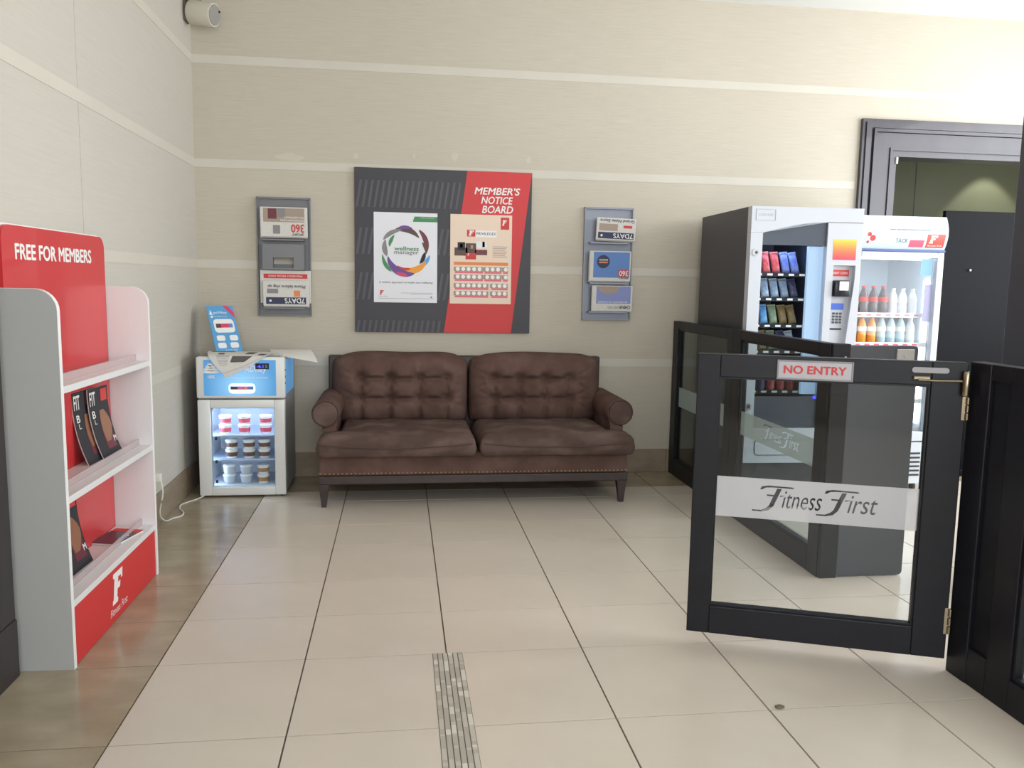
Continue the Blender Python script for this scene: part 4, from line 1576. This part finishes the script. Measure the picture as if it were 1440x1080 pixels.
# ------------------------------------------------------------------ script logo as a stencil in vinyl
def stencil(x0, x1, z0, z1, lx0, lx1, y):
    """vinyl strip x0..x1, z0..z1 with the script words cut out between lx0..lx1"""
    bm = bmesh.new()
    w = lx1 - lx0
    zc = (z0 + z1) / 2
    hh = (z1 - z0)

    def fx(u):
        return lx0 + w * u

    def fz(v):
        return zc + hh * v

    def ring(pts):
        vs = [bm.verts.new((p[0], y, p[1])) for p in pts]
        for i in range(len(vs)):
            bm.edges.new((vs[i], vs[(i + 1) % len(vs)]))
    # border of the strip, subdivided so that the fill stays regular
    outer = []
    n = 10
    outer += [(x0 + (x1 - x0) * i / n, z0) for i in range(n)]
    outer += [(x1, z0)] + [(x1 - (x1 - x0) * i / n, z1) for i in range(n)] + [(x0, z1)]
    ring(outer)

    def bigF(u, s):
        # swept top bar
        bar = [(-0.07, 0.20), (-0.055, 0.275), (0.0, 0.305), (0.08, 0.30), (0.20, 0.295), (0.22, 0.27), (0.20, 0.255), (0.085, 0.262), (0.03, 0.262), (-0.02, 0.25), (-0.05, 0.20)]
        ring([(fx(u + p[0] * s), fz(p[1] + 0.035)) for p in bar])
        stem = [(0.075, 0.24), (0.115, 0.24), (0.05, -0.20), (0.01, -0.31), (-0.05, -0.35), (-0.13, -0.345), (-0.13, -0.315), (-0.055, -0.31), (-0.015, -0.26), (0.012, -0.19), (0.045, 0.04), (-0.01, 0.045), (-0.01, 0.085), (0.052, 0.08)]
        ring([(fx(u + p[0] * s), fz(p[1] + 0.035)) for p in stem])
        arm_ = [(0.105, 0.075), (0.15, 0.078), (0.15, 0.04), (0.10, 0.038)]
        ring([(fx(u + p[0] * s), fz(p[1] + 0.035)) for p in arm_])
    bigF(0.09, 1.0)
    bigF(0.63, 1.0)
    for s, u0, u1 in (('itness', 0.21, 0.545), ('irst', 0.755, 1.0)):
        tb = fit_text(s, fx(u0), fx(u1), fz(-0.2), fz(0.23), y, 0.3)
        be = [e for e in tb.edges if len(e.link_faces) == 1]
        mp = {}
        for e in be:
            for v in e.verts:
                if v not in mp:
                    mp[v] = bm.verts.new(v.co)
            bm.edges.new((mp[e.verts[0]], mp[e.verts[1]]))
        tb.free()
    bmesh.ops.triangle_fill(bm, use_beauty=True, use_dissolve=False, edges=list(bm.edges), normal=(0, -1, 0))
    return bm


# ------------------------------------------------------------------ glass fence at right (perpendicular to the back wall)
FX = 1.917
fe = thing('glass_fence', 'black framed glass fence with etched stripe, running out from the back wall', 'fence', (FX, 0, 0), math.radians(-90))
# local: x runs towards the camera, -y faces left
FT = 0.05


def fence_module(root, x0, x1, zt, logo, zb=0.0, lw=0.1, glass=GLASSD, vin=FROSTD, zs=(0.495, 0.63)):
    bm = bmesh.new()
    frame(bm, x0, x1, 0, FT, zb, zt, lw, lw, 0.11, 0.052, 0.003)
    fr = obj('frame', bm, BLACKW, root)
    obj('glass_pane', B(x0 + lw, x1 - lw, 0.021, 0.029, zb + 0.11, zt - 0.052), glass, root)
    if logo:
        bm = stencil(x0 + lw + 0.001, x1 - lw - 0.001, zs[0], zs[1], x0 + lw + logo[0], x0 + lw + logo[1], 0.0195)
    else:
        bm = bmesh.new()
        rect(bm, x0 + lw + 0.001, x1 - lw - 0.001, zs[0], zs[1], 0.0202)
    obj('etched_stripe', bm, vin, root)
    bead = frame(bmesh.new(), x0 + lw - 0.001, x1 - lw + 0.001, 0.008, 0.042, zb + 0.109, zt - 0.051, 0.014, 0.014, 0.014, 0.014, 0.002)
    obj('glazing_bead', bead, BLACKW, root)


fence_module(fe, 0.015, 1.09, 1.09, None)
fence_module(fe, 1.091, 2.185, 1.09, (0.30, 0.72))

# solid end pedestal
eb = thing('fence_end_panel', 'black solid panel with a steel plate on top at the fence end', 'panel', (FX + 0.015, -2.186, 0))
obj('post', B(-0.01, 0.075, -0.018, 0.05, 0.0, 1.09, 0.003, 2), BLACKW, eb)
obj('leaf', P(rrect(0.076, 0.408, 0.004, 1.082, 0.018, 4, (1, 1, 1, 1)), -0.008, 0.04), CHAR, eb)
obj('lock_plate', B(0.30, 0.388, -0.016, 0.0405, 1.0, 1.068, 0.003, 1), STEEL, eb)
bm = disc(bmesh.new(), 0.342, 1.035, 0.009, -0.021, -0.015, 14)
obj('lock_cylinder', bm, STEEL, eb)
obj('screw', disc(bmesh.new(), 0.05, 1.03, 0.005, -0.021, -0.017, 10), STEEL, eb)
obj('screw', disc(bmesh.new(), 0.098, 0.99, 0.005, -0.011, -0.007, 10), STEEL, eb)

# ------------------------------------------------------------------ open gate
g0 = Vector((1.066, -2.815)); g1 = Vector((1.900, -3.136))
ang = math.atan2(g1.y - g0.y, g1.x - g0.x)
gt = thing('glass_gate', 'black framed glass gate standing open with a no entry sign', 'gate', (g0.x, g0.y, 0), ang)
GW = 0.892
bm = bmesh.new()
frame(bm, 0, GW, 0, 0.045, 0.048, 1.096, 0.08, 0.112, 0.106, 0.082, 0.003)
obj('frame', bm, BLACKW, gt)
obj('glass_pane', B(0.08, GW - 0.112, 0.019, 0.026, 0.154, 1.014), GLASS, gt)
obj('glazing_bead', frame(bmesh.new(), 0.079, GW - 0.111, 0.008, 0.037, 0.153, 1.015, 0.008, 0.008, 0.008, 0.008, 0.001), BLACKW, gt)
obj('etched_stripe', stencil(0.081, GW - 0.113, 0.497, 0.647, 0.232, 0.642, 0.018), FROST, gt)
sg = obj('no_entry_sign', B(0.276, 0.526, -0.0065, -0.0005, 1.017, 1.0825, 0.004, 2), mat('sign_silver', (166, 160, 163), 0.4, 0.2), gt)
text('NO ENTRY', 0.296, 0.506, 1.036, 1.066, -0.0072, mat('sign_red', (190, 54, 54), 0.5), sg, 0, 0.045)
obj('sign_rim', frame(bmesh.new(), 0.274, 0.528, -0.0085, -0.0005, 1.015, 1.0845, 0.006, 0.006, 0.006, 0.006, 0.001), mat('sign_rim_grey', (128, 124, 128), 0.4, 0.3), sg)
# closer at the hinge corner
cl_ = obj('pull_slot', P(rrect(0.715, 0.832, 1.057, 1.076, 0.009), -0.0055, -0.0004), SLOT, gt)
obj('latch_bracket', B(0.72, 0.775, -0.012, -0.0004, 1.033, 1.045, 0.003, 1), BRASSP, gt)
obj('closer_arm', T([(0.735, -0.012, 1.034), (0.80, -0.014, 1.032), (0.873, -0.014, 1.034)], 0.0042, 8), BRASSP, gt)
for (za, zb_) in ((0.985, 1.068),):
    obj('closer_cylinder', L([(0.0, za - 0.004), (0.012, za), (0.0135, za + 0.004), (0.0135, zb_ - 0.006), (0.010, zb_), (0, zb_ + 0.002)], 14, (GW - 0.008, -0.016, 0)), BRASSP, gt, True)
for (za, zb_) in ((0.9, 0.98), (0.14, 0.235)):
    bm = bmesh.new()
    h_ = (zb_ - za) / 3
    for k in range(3):
        lathe(bm, [(0.0, za + k * h_ + 0.001), (0.007, za + k * h_ + 0.002), (0.007, za + (k + 1) * h_ - 0.002), (0, za + (k + 1) * h_ - 0.001)], 10, (GW + 0.005, -0.004, 0))
    box(bm, GW - 0.012, GW - 0.001, -0.0025, -0.0003, za, zb_)
    obj('hinge', bm, BRASSP, gt, True)

# fence section carrying on towards the camera
rp = thing('glass_fence', 'black framed glass fence in the right foreground, carrying the open gate', 'fence', (FX, -3.122, 0), math.radians(-90))
obj('hinge_post', B(0, 0.1, -0.003, 0.055, 0, 1.1, 0.004, 2), BLACKW, rp)
obj('infill_panel', B(0.1, 0.19, 0.012, 0.04, 0.1, 1.06), BLACKW, rp)
obj('bottom_rail', B(0.1, 0.19, 0.0, 0.05, 0.0, 0.13, 0.003, 2), BLACKW, rp)
obj('top_rail', B(0.1, 0.19, 0.0, 0.05, 1.045, 1.1, 0.003, 2), BLACKW, rp)
fence_module(rp, 0.191, 1.4, 1.1, None, 0.0, 0.105, GLASSD, FROST, (0.48, 0.645))

# ------------------------------------------------------------------ snack vending machine
vm = thing('snack_vending_machine', 'white fronted snack vending machine with charcoal sides and arched glass front', 'vending machine', (2.02, -1.02, 0), -0.039)
VW, VD, VH = 0.68, 0.90, 1.803
bm = bmesh.new()
box(bm, 0, 0.02, 0.06, VD, 0.28, VH)
box(bm, VW - 0.02, VW, 0.06, VD, 0.28, VH)
box(bm, 0.02, VW - 0.02, VD - 0.02, VD, 0.28, VH)
box(bm, 0.02, VW - 0.02, 0.06, VD - 0.02, VH - 0.06, VH)
box(bm, 0.0, VW, 0.06, VD, 0.02, 0.28)
box(bm, 0.02, VW - 0.02, 0.06, VD - 0.02, 0.28, 0.66)
box(bm, 0.475, VW - 0.02, 0.07, VD - 0.02, 0.66, VH - 0.06)
obj('cabinet', bm, VENDS, vm)
obj('kick_plate', B(0.01, VW - 0.01, 0.03, 0.06, 0.02, 0.285), VENDS, vm)
for x in (0.06, VW - 0.06):
    for y_ in (0.1, VD - 0.08):
        obj('foot', L([(0.025, 0), (0.025, 0.01), (0.012, 0.022)], 12, (x, y_, 0)), RUB, vm)


def arch(u):
    t = (u - 0.072) / (0.464 - 0.072)
    return 1.648 + 0.068 * math.sin(min(1, t) * PI / 2)


dr_ = bmesh.new()
# door front with an arched opening: left stile, right column, head, bottom
prism(dr_, [(0, 0.285), (0.072, 0.285), (0.072, 1.652), (0.0, 1.652)], 0, 0.06)
head = [(0.0, 1.653), (0.072, 1.653)] + [(0.072 + 0.392 * k / 12, arch(0.072 + 0.392 * k / 12) + 0.003) for k in range(13)] + [(VW, 1.722), (VW, VH), (0.0, VH)]
prism(dr_, head, 0, 0.06)
prism(dr_, [(0.072, 0.285), (VW, 0.285), (VW, 0.497), (0.072, 0.497)], 0, 0.06)
bmesh.ops.triangulate(dr_, faces=[f for f in dr_.faces if len(f.verts) > 4])
vdoor = obj('door', dr_, VEND, vm)
# payment column with a recessed bay
bm = bmesh.new()
prism(bm, [(0.466, 0.5), (0.512, 0.5), (0.512, 1.717), (0.466, 1.717)], 0, 0.06)
prism(bm, [(0.512, 1.472), (VW, 1.472), (VW, 1.719), (0.512, 1.719)], 0, 0.06)
prism(bm, [(0.648, 1.472), (0.648, 1.40), (0.605, 0.9), (0.6, 0.5), (VW, 0.5), (VW, 1.472)], 0, 0.06)
prism(bm, [(0.512, 0.5), (0.648, 0.5), (0.648, 0.7), (0.512, 0.7)], 0.002, 0.06)
obj('payment_column', bm, VEND, vm)
obj('payment_bay', B(0.512, 0.65, 0.035, 0.06, 0.7, 1.472), mat('vending_bay', (196, 198, 206), 0.35), vm)
obj('head_seam', B(0.466, VW, -0.001, 0.002, 1.717, 1.722), INKG, vm)
obj('name_plate', frame(bmesh.new(), 0.026, 0.145, -0.0025, -0.0002, 1.722, 1.787, 0.003, 0.003, 0.003, 0.003), mat('plate_grey', (190, 192, 200), 0.4), vm)
text('CAFE BAR', 0.042, 0.128, 1.748, 1.762, -0.0008, mat('plate_text', (176, 180, 190), 0.4), vm, 0, 0.0)
# glazing, dark arch, lower dark panel
top = [(0.074, 1.583)] + [(0.074 + 0.388 * k / 12, arch(0.074 + 0.388 * k / 12) + 0.001) for k in range(13)] + [(0.462, 1.583)]
bm = P(top[::-1], 0.012, 0.03)
obj('glass_arch', bm, VENDD, vm)
obj('lower_panel', B(0.073, 0.463, 0.014, 0.03, 0.498, 0.687), VENDD, vm)
obj('glass_pane', B(0.073, 0.463, 0.016, 0.022, 0.688, 1.583), GLASS, vm)
obj('inner_wall_glow', B(0.372, 0.462, 0.036, 0.062, 0.70, 1.58), VGLOW, vm)  # lit inner wall, its brightness put in as a glowing slab
obj('blue_led_glint', B(0.44, 0.46, 0.012, 0.0155, 0.675, 0.69), LEDBLUE, vm)  # glowing chip stands in for a blue LED's reflection
bm = bmesh.new()
box(bm, 0.02, 0.475, VD - 0.28, VD - 0.26, 0.66, VH - 0.06)
box(bm, 0.021, 0.06, 0.062, VD - 0.28, 0.66, VH - 0.06)
box(bm, 0.40, 0.475, 0.064, VD - 0.28, 0.66, VH - 0.06)
box(bm, 0.06, 0.40, 0.062, VD - 0.28, 0.655, 0.668)
obj('inner_liner', bm, VENDK, vm)
obj('interior_lamp', B(0.08, 0.36, 0.04, 0.052, 1.585, 1.597), LEDV, vm)
obj('delivery_flap', P(rrect(0.09, 0.44, 0.335, 0.425, 0.02), -0.002, 0.0), VEND, vm)
bm = bmesh.new()
fo = rrect(0.088, 0.442, 0.333, 0.427, 0.022)
tube(bm, [(p[0], -0.0015, p[1]) for p in fo + fo[:1]], 0.0022, 5)
obj('flap_edge', bm, VENDD, vm)
for z in (1.537, 0.627):
    lk = obj('door_lock', disc(bmesh.new(), 0.034, z, 0.021, -0.005, 0.0, 20), STEEL, vm)
    obj('lock_core', disc(bmesh.new(), 0.036, z, 0.009, -0.0065, -0.0045, 12), VENDD, lk)
# price sticker: yellow to red
bm = bmesh.new()
stops = ((244, 206, 84), (240, 160, 70), (236, 112, 84), (226, 74, 94))
cols3 = []
for k in range(12):
    f = k / 11 * 2.999
    i = int(f)
    cols3.append(mat('sticker_%d' % k, tuple(stops[i][c] + (stops[i + 1][c] - stops[i][c]) * (f - i) for c in range(3)), 0.45))
    rect(bm, 0.503, 0.645, 1.503 + (11 - k) * 0.01017, 1.503 + (12 - k) * 0.01017, -0.0002, 0.0006, k)
obj('price_sticker', bm, cols3, vm)
bm = bmesh.new()
rect(bm, 0.514, 0.628, 1.408, 1.446, 0.0348, 0.001)
pr_ = obj('red_label', bm, INKR, vm)
text('INSERT COINS', 0.52, 0.62, 1.421, 1.434, 0.0335, LETW, pr_)
rd = obj('card_reader', B(0.522, 0.616, -0.022, 0.034, 1.288, 1.384, 0.008, 2), LCDK, vm, True)
obj('reader_screen', B(0.545, 0.602, -0.0245, -0.022, 1.325, 1.378, 0.002, 1), LETW, rd)
obj('lcd_display', B(0.53, 0.605, 0.03, 0.0345, 1.21, 1.248), LCD, vm)
kp = obj('keypad', B(0.53, 0.603, 0.031, 0.0345, 1.125, 1.196), mat('keypad_plate', (206, 206, 212), 0.4), vm)
kbm = None
for r in range(4):
    for c in range(3):
        if kbm is None:
            k0 = obj('key', B(-0.0085, 0.0085, -0.003, 0.0, -0.0065, 0.0065, 0.001, 1), VENDD, kp)
            kbm = k0.data
        else:
            k0 = bpy.data.objects.new('key', kbm)
            COL.objects.link(k0)
            k0.parent = kp
        k0.location = (0.545 + c * 0.0215, 0.031, 1.187 - r * 0.0175)
obj('coin_slot', B(0.522, 0.60, 0.031, 0.0345, 1.09, 1.099), LCDK, vm)
SHZ = (1.418, 1.272, 1.113, 0.957, 0.83, 0.716)
for z in SHZ:
    tr = obj('tray', B(0.06, 0.372, 0.07, VD - 0.29, z - 0.012, z - 0.002), VENDK, vm)
    obj('tray_front', B(0.06, 0.372, 0.062, 0.07, z - 0.018, z + 0.006), LCDK, tr)
    bm = bmesh.new()
    for k in range(5):
        rect(bm, 0.07 + k * 0.066, 0.103 + k * 0.066, z - 0.012, z - 0.0, 0.0618, 0.001)
    obj('price_tags', bm, LETW, tr)


def vworld(u, d, z):
    a = -0.039
    return Vector((2.02 + u * math.cos(a) - d * math.sin(a), -1.02 + u * math.sin(a) + d * math.cos(a), z))


def snack_bag(label, m, u, z, w=0.058, h=0.118, d=0.15, lean=-0.3, cat='snack', roll=0.0):
    t = thing('snack_bag', label, cat, vworld(u, d, z), 0, 'snacks in the vending machine', (lean, roll, -0.039))

    def fx(a, c):
        return a * w / 2 * (1 - 0.08 * (1 - abs(c)))

    def fz(a, c):
        return (c + 1) * h / 2

    def fy(a, c):
        return -0.018 * max(0, 1 - abs(a) ** 3) ** 0.5 * max(0, 1 - abs(c) ** 4) - 0.001 * math.sin(a * 6 + c * 9)
    obj('packet', pillow(bmesh.new(), 12, 16, fx, fz, fy, lambda a, c: -fy(a, c) * 0.8), m, t, 'all')
    for zz in (0.0, h):
        bm = B(-w / 2, w / 2, -0.0012, 0.0012, zz - (0.0 if zz == 0 else 0.002), zz + (0.003 if zz == 0 else 0.008))
        obj('crimped_seal', bm, m, t)
    return t


US = (0.103, 0.158, 0.219, 0.281, 0.34)
posn = ('leftmost', 'second from left', 'third from left', 'fourth from left', 'fifth from left')
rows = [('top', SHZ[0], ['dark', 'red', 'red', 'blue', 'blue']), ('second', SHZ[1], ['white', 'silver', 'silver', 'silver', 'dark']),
        ('third', SHZ[2], ['dark', 'sky', 'olive', 'tan', 'tan']), ('fourth', SHZ[3], ['tan', 'tan', 'olive', 'dark', 'white'])]  # tan bags take the place of a reflection across these shelves
desc = {'dark': 'dark violet', 'red': 'red', 'blue': 'blue', 'white': 'white', 'silver': 'silver blue', 'sky': 'sky blue', 'olive': 'olive green', 'tan': 'reflection tan'}
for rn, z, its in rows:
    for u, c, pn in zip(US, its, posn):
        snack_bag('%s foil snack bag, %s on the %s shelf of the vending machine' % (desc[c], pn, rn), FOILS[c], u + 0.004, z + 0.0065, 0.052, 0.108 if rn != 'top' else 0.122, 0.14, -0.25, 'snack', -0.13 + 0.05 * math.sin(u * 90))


def can(label, m, u, z, h=0.085, r=0.025, d=0.13, name='drink_can'):
    t = thing(name, label, 'drink', vworld(u, d, z), 0, 'cans in the vending machine')
    obj('body', L([(r * 0.8, 0), (r, 0.006), (r, h - 0.012), (r * 0.78, h - 0.002)], 16), m, t, True)
    obj('top', L([(r * 0.8, h - 0.002), (r * 0.78, h), (r * 0.7, h - 0.002), (0, h - 0.002)], 16), STEEL, t, True)


for u, c, pn in zip(US, ['dark', 'silver', 'silver', 'green', 'green'], posn):
    can('%s drink can, %s on the fifth shelf of the vending machine' % ({'dark': 'dark violet', 'silver': 'silver', 'green': 'green'}[c], pn), FOILS[c], u, SHZ[4] + 0.0002, 0.092)
for u, c, pn in zip(US, ['dark', 'dark', 'red', 'red', 'red'], posn):
    can('%s drink can, %s on the lowest shelf of the vending machine' % ({'dark': 'dark violet', 'red': 'red'}[c], pn), FOILS[c], u, SHZ[5] + 0.0002, 0.08)

# ------------------------------------------------------------------ tall drinks fridge
df = thing('drinks_fridge', 'tall white glass door drinks fridge with lit curved header right of vending machine', 'fridge', (3.165, -0.70, 0))
DW = 0.307
# local front y=0, back y=0.6
bm = bmesh.new()
box(bm, -DW, -DW + 0.035, 0.05, 0.6, 0.05, 1.58)
box(bm, DW - 0.035, DW, 0.05, 0.6, 0.05, 1.58)
box(bm, -DW + 0.035, DW - 0.035, 0.56, 0.6, 0.05, 1.58)
box(bm, -DW + 0.035, DW - 0.035, 0.05, 0.56, 0.05, 0.36)
box(bm, -DW + 0.035, DW - 0.035, 0.05, 0.56, 1.54, 1.58)
box(bm, -DW, DW, 0.05, 0.6, 1.58, 1.785)
obj('cabinet', bm, VEND, df)
bm = bmesh.new()
box(bm, -DW + 0.036, DW - 0.036, 0.55, 0.56, 0.36, 1.54)
box(bm, -DW + 0.035, -DW + 0.043, 0.055, 0.55, 0.36, 1.54)
box(bm, DW - 0.043, DW - 0.035, 0.055, 0.55, 0.36, 1.54)
obj('inner_liner', bm, BEVI, df)
dd = obj('door_frame', frame(bmesh.new(), -DW, DW, 0, 0.045, 0.345, 1.575, 0.045, 0.045, 0.06, 0.035, 0.004), VEND, df)
obj('glass_pane', B(-DW + 0.045, DW - 0.045, 0.02, 0.026, 0.405, 1.54), GLASS, dd)
obj('door_handle', B(-DW + 0.005, -DW + 0.025, -0.02, -0.0005, 0.8, 1.2, 0.004, 2), STEEL, dd)
obj('maker_badge', P(rrect(-0.035, 0.025, 1.547, 1.565, 0.006), -0.002, -0.0003), LETW, dd)
# curved header: profile bulges forward
bm = bmesh.new()
prof = []
for k in range(13):
    t = k / 12
    prof.append((0.03 - 0.05 * math.sin(PI * (0.12 + 0.76 * t)), 1.592 + 0.208 * t))
prof += [(0.12, 1.80), (0.12, 1.592)]
va = [bm.verts.new((-DW, p[0], p[1])) for p in prof]
vb = [bm.verts.new((DW + 0.004, p[0], p[1])) for p in prof]
bm.faces.new(va[::-1]); bm.faces.new(vb)
for i in range(len(prof)):
    bm.faces.new((va[i], va[(i + 1) % len(prof)], vb[(i + 1) % len(prof)], vb[i]))
hdr = obj('header_sign', bm, HDRW, df, True)
obj('header_trim', B(-DW, DW + 0.002, -0.004, 0.05, 1.577, 1.59), mat('trim_navy', (70, 90, 150), 0.4), df)


def onhdr(bm, off=0.0008):
    for v in bm.verts:
        t = max(0, min(1, (v.co.z - 1.592) / 0.208))
        v.co.y = 0.03 - 0.05 * math.sin(PI * (0.12 + 0.76 * t)) - off + (v.co.y if abs(v.co.y) < 0.003 else 0)
    return bm


def plain(x0, x1, z0, z1):
    bm = bmesh.new()
    r = [[bm.verts.new((x, 0, z0 + (z1 - z0) * k / 6)) for x in (x0, x1)] for k in range(7)]
    for a, b in zip(r, r[1:]):
        bm.faces.new((a[0], a[1], b[1], b[0]))
    return bm


obj('sign_print', onhdr(plain(0.168, 0.293, 1.604, 1.688)), mat('hdr_red', (226, 84, 74), 0.45), hdr)
bm = flogo(bmesh.new(), 0.182, 0.24, 1.632, 1.682, 0.0)
obj('emblem', onhdr(bm, 0.0016), LETW, hdr)
obj('lettering', onhdr(fit_text('fitness first', 0.18, 0.283, 1.612, 1.624, 0.0), 0.0016), LETW, hdr)
obj('sign_print', onhdr(plain(0.052, 0.152, 1.606, 1.65)), mat('hdr_pink', (214, 96, 122), 0.45), hdr)
obj('lettering', onhdr(fit_text('TACK', -0.046, 0.04, 1.632, 1.658, 0.0, 0, 0.02), 0.0012), INKG, hdr)
obj('lettering', onhdr(fit_text('www.sportinternational-nutrition.com', -0.092, 0.192, 1.704, 1.722, 0.0), 0.0012), INKN, hdr)
bm = bmesh.new()
for (x, z, r) in ((-0.228, 1.68, 0.014), (-0.203, 1.657, 0.019), (-0.232, 1.632, 0.009)):
    disc(bm, x, z, r, -0.0002, 0.0, 14)
obj('sign_print', onhdr(bm, 0.0012), INKR, hdr)
obj('base_panel', B(-DW, DW, 0.012, 0.05, 0.055, 0.335, 0.003, 1), VEND, df)
obj('base_gap', B(-DW + 0.005, DW - 0.005, 0.03, 0.05, 0.334, 0.347), LCDK, df)
vmesh = None
for k in range(6):
    if vmesh is None:
        o = obj('vent_slat', B(-0.19, DW - 0.055, 0.0085, 0.013, -0.006, 0.006), LCDK, df)
        vmesh = o.data
    else:
        o = bpy.data.objects.new('vent_slat', vmesh)
        COL.objects.link(o)
        o.parent = df
    o.location = (0, 0, 0.115 + k * 0.029)
for (x, y_) in ((-0.27, 0.1), (0.27, 0.1), (-0.27, 0.55), (0.27, 0.55)):
    obj('foot', L([(0.02, 0), (0.022, 0.02), (0.012, 0.055)], 10, (x, y_, 0)), RUB, df)
BZ = (1.178, 0.985, 0.80, 0.61, 0.42)
for z in BZ:
    sh = obj('shelf', B(-DW + 0.045, DW - 0.045, 0.075, 0.54, z - 0.008, z - 0.001), mat('shelf_white_%d' % int(z * 1000), (226, 228, 230), 0.4), df)
    obj('price_rail', B(-DW + 0.045, DW - 0.045, 0.068, 0.075, z - 0.024, z + 0.006), LETW, sh)
    bm = bmesh.new()
    for k in range(7):
        rect(bm, -0.23 + k * 0.067, -0.195 + k * 0.067, z - 0.014, z - 0.004, 0.0678, 0.0006)
    obj('price_tags', bm, PINKP, sh)
obj('light_strip', B(DW - 0.062, DW - 0.046, 0.09, 0.1, 0.45, 1.4), LEDB, df)
obj('light_strip', B(-DW + 0.06, DW - 0.07, 0.06, 0.08, 1.527, 1.538), LEDB, df)
obj('blue_reflection', B(DW - 0.14, DW - 0.066, 0.0262, 0.0272, 1.43, 1.535), BLUEP, dd)  # blue plate paints a reflection in the door glass
obj('violet_reflection', B(DW - 0.105, DW - 0.05, 0.0262, 0.0272, 1.13, 1.37), mat('reflection_violet', (150, 140, 190), 0.4), dd)  # violet reflection painted as a coloured plate


def bottle_proto(m, cap, h=0.175, r=0.03):
    t = thing('drink_bottle', '', 'bottle', (0, 0, 0), 0, 'bottles in the drinks fridge')
    obj('body', L([(r * 0.85, 0), (r, 0.008), (r, h * 0.3), (r * 0.88, h * 0.42), (r * 0.98, h * 0.58), (r * 0.9, h * 0.68), (r * 0.42, h * 0.88), (r * 0.4, h * 0.92)], 16), m, t, True)
    obj('cap', L([(r * 0.5, h * 0.92), (r * 0.5, h), (0, h)], 14), cap, t, True)
    bm = bmesh.new()
    n = 16
    lo = [bm.verts.new((r * 1.01 * math.cos(2 * PI * k / n), r * 1.01 * math.sin(2 * PI * k / n), h * 0.42)) for k in range(n)]
    hi = [bm.verts.new((r * 1.01 * math.cos(2 * PI * k / n), r * 1.01 * math.sin(2 * PI * k / n), h * 0.6)) for k in range(n)]
    for k in range(n):
        bm.faces.new((lo[k], lo[(k + 1) % n], hi[(k + 1) % n], hi[k]))
    obj('label_band', bm, cap if cap is CAPR else LETW, t, True)
    return t


kinds = {'c': (COLA, CAPR, 'dark cola bottle with red cap'), 'o': (FANTA, CAPO, 'orange soda bottle with orange cap'),
         'w': (WATER, CAPO, 'clear water bottle with orange cap'), 'm': (OVEREXPB, LETW, 'drink bottle painted overexposed white')}  # last kind: bottle and cap painted blown-out white
bp_ = {}
ordn = ('first', 'second', 'third', 'fourth', 'fifth', 'sixth', 'seventh')
for si, (z, row, nm) in enumerate(((BZ[0], 'ccccmmm', 'upper'), (BZ[1], 'ooowwwm', 'second'), (BZ[2], 'mmmmmmm', 'third'), (BZ[3], 'ccccccc', 'fourth'))):
    for i, ch in enumerate(row):
        m, cp, dsc = kinds[ch]
        if ch not in bp_:
            t = bottle_proto(m, cp, 0.178 if ch != 'm' else 0.165)
            bp_[ch] = t
        else:
            t = copy_tree(bp_[ch])
        t.location = (3.165 - 0.225 + i * 0.0685, -0.70 + 0.125, z + 0.0005)
        t['label'] = '%s, %s from left, %s shelf of drinks fridge' % (dsc, ordn[i], nm)

# ------------------------------------------------------------------ black cabinet and pillar at far right
bc = thing('black_panel', 'tall plain black board standing in the doorway right of the white drinks fridge', 'panel', (4.15, -0.2, 0))
obj('board', B(-0.345, 0.5, 0.0, 0.035, 0.05, 1.893, 0.004, 2), MATTB, bc)
obj('foot_rail', B(-0.30, 0.46, -0.09, 0.12, 0.0, 0.05, 0.006, 2), MATTB, bc)
obj('glare_stud', L([(0.004, 0), (0.004, 0.006), (0.008, 0.009), (0.009, 0.014), (0, 0.017)], 12), SLOT, bc, True, (-0.13, -0.0005, 1.48), (math.radians(90), 0, 0))  # stud added in place of a small bright glare spot
pl = thing('pillar', 'tall dark wooden pillar cut off by the right edge of the picture', 'pillar', (2.82, -2.42, 0))
obj('shaft', B(-0.16, 0.1, -0.1, 0.1, 0.0, H - 0.002, 0.006, 2), CHAR, pl)
obj('corner_bead', B(-0.168, -0.15, -0.108, -0.09, 0.0, H - 0.002, 0.004, 2), CHAR, pl)
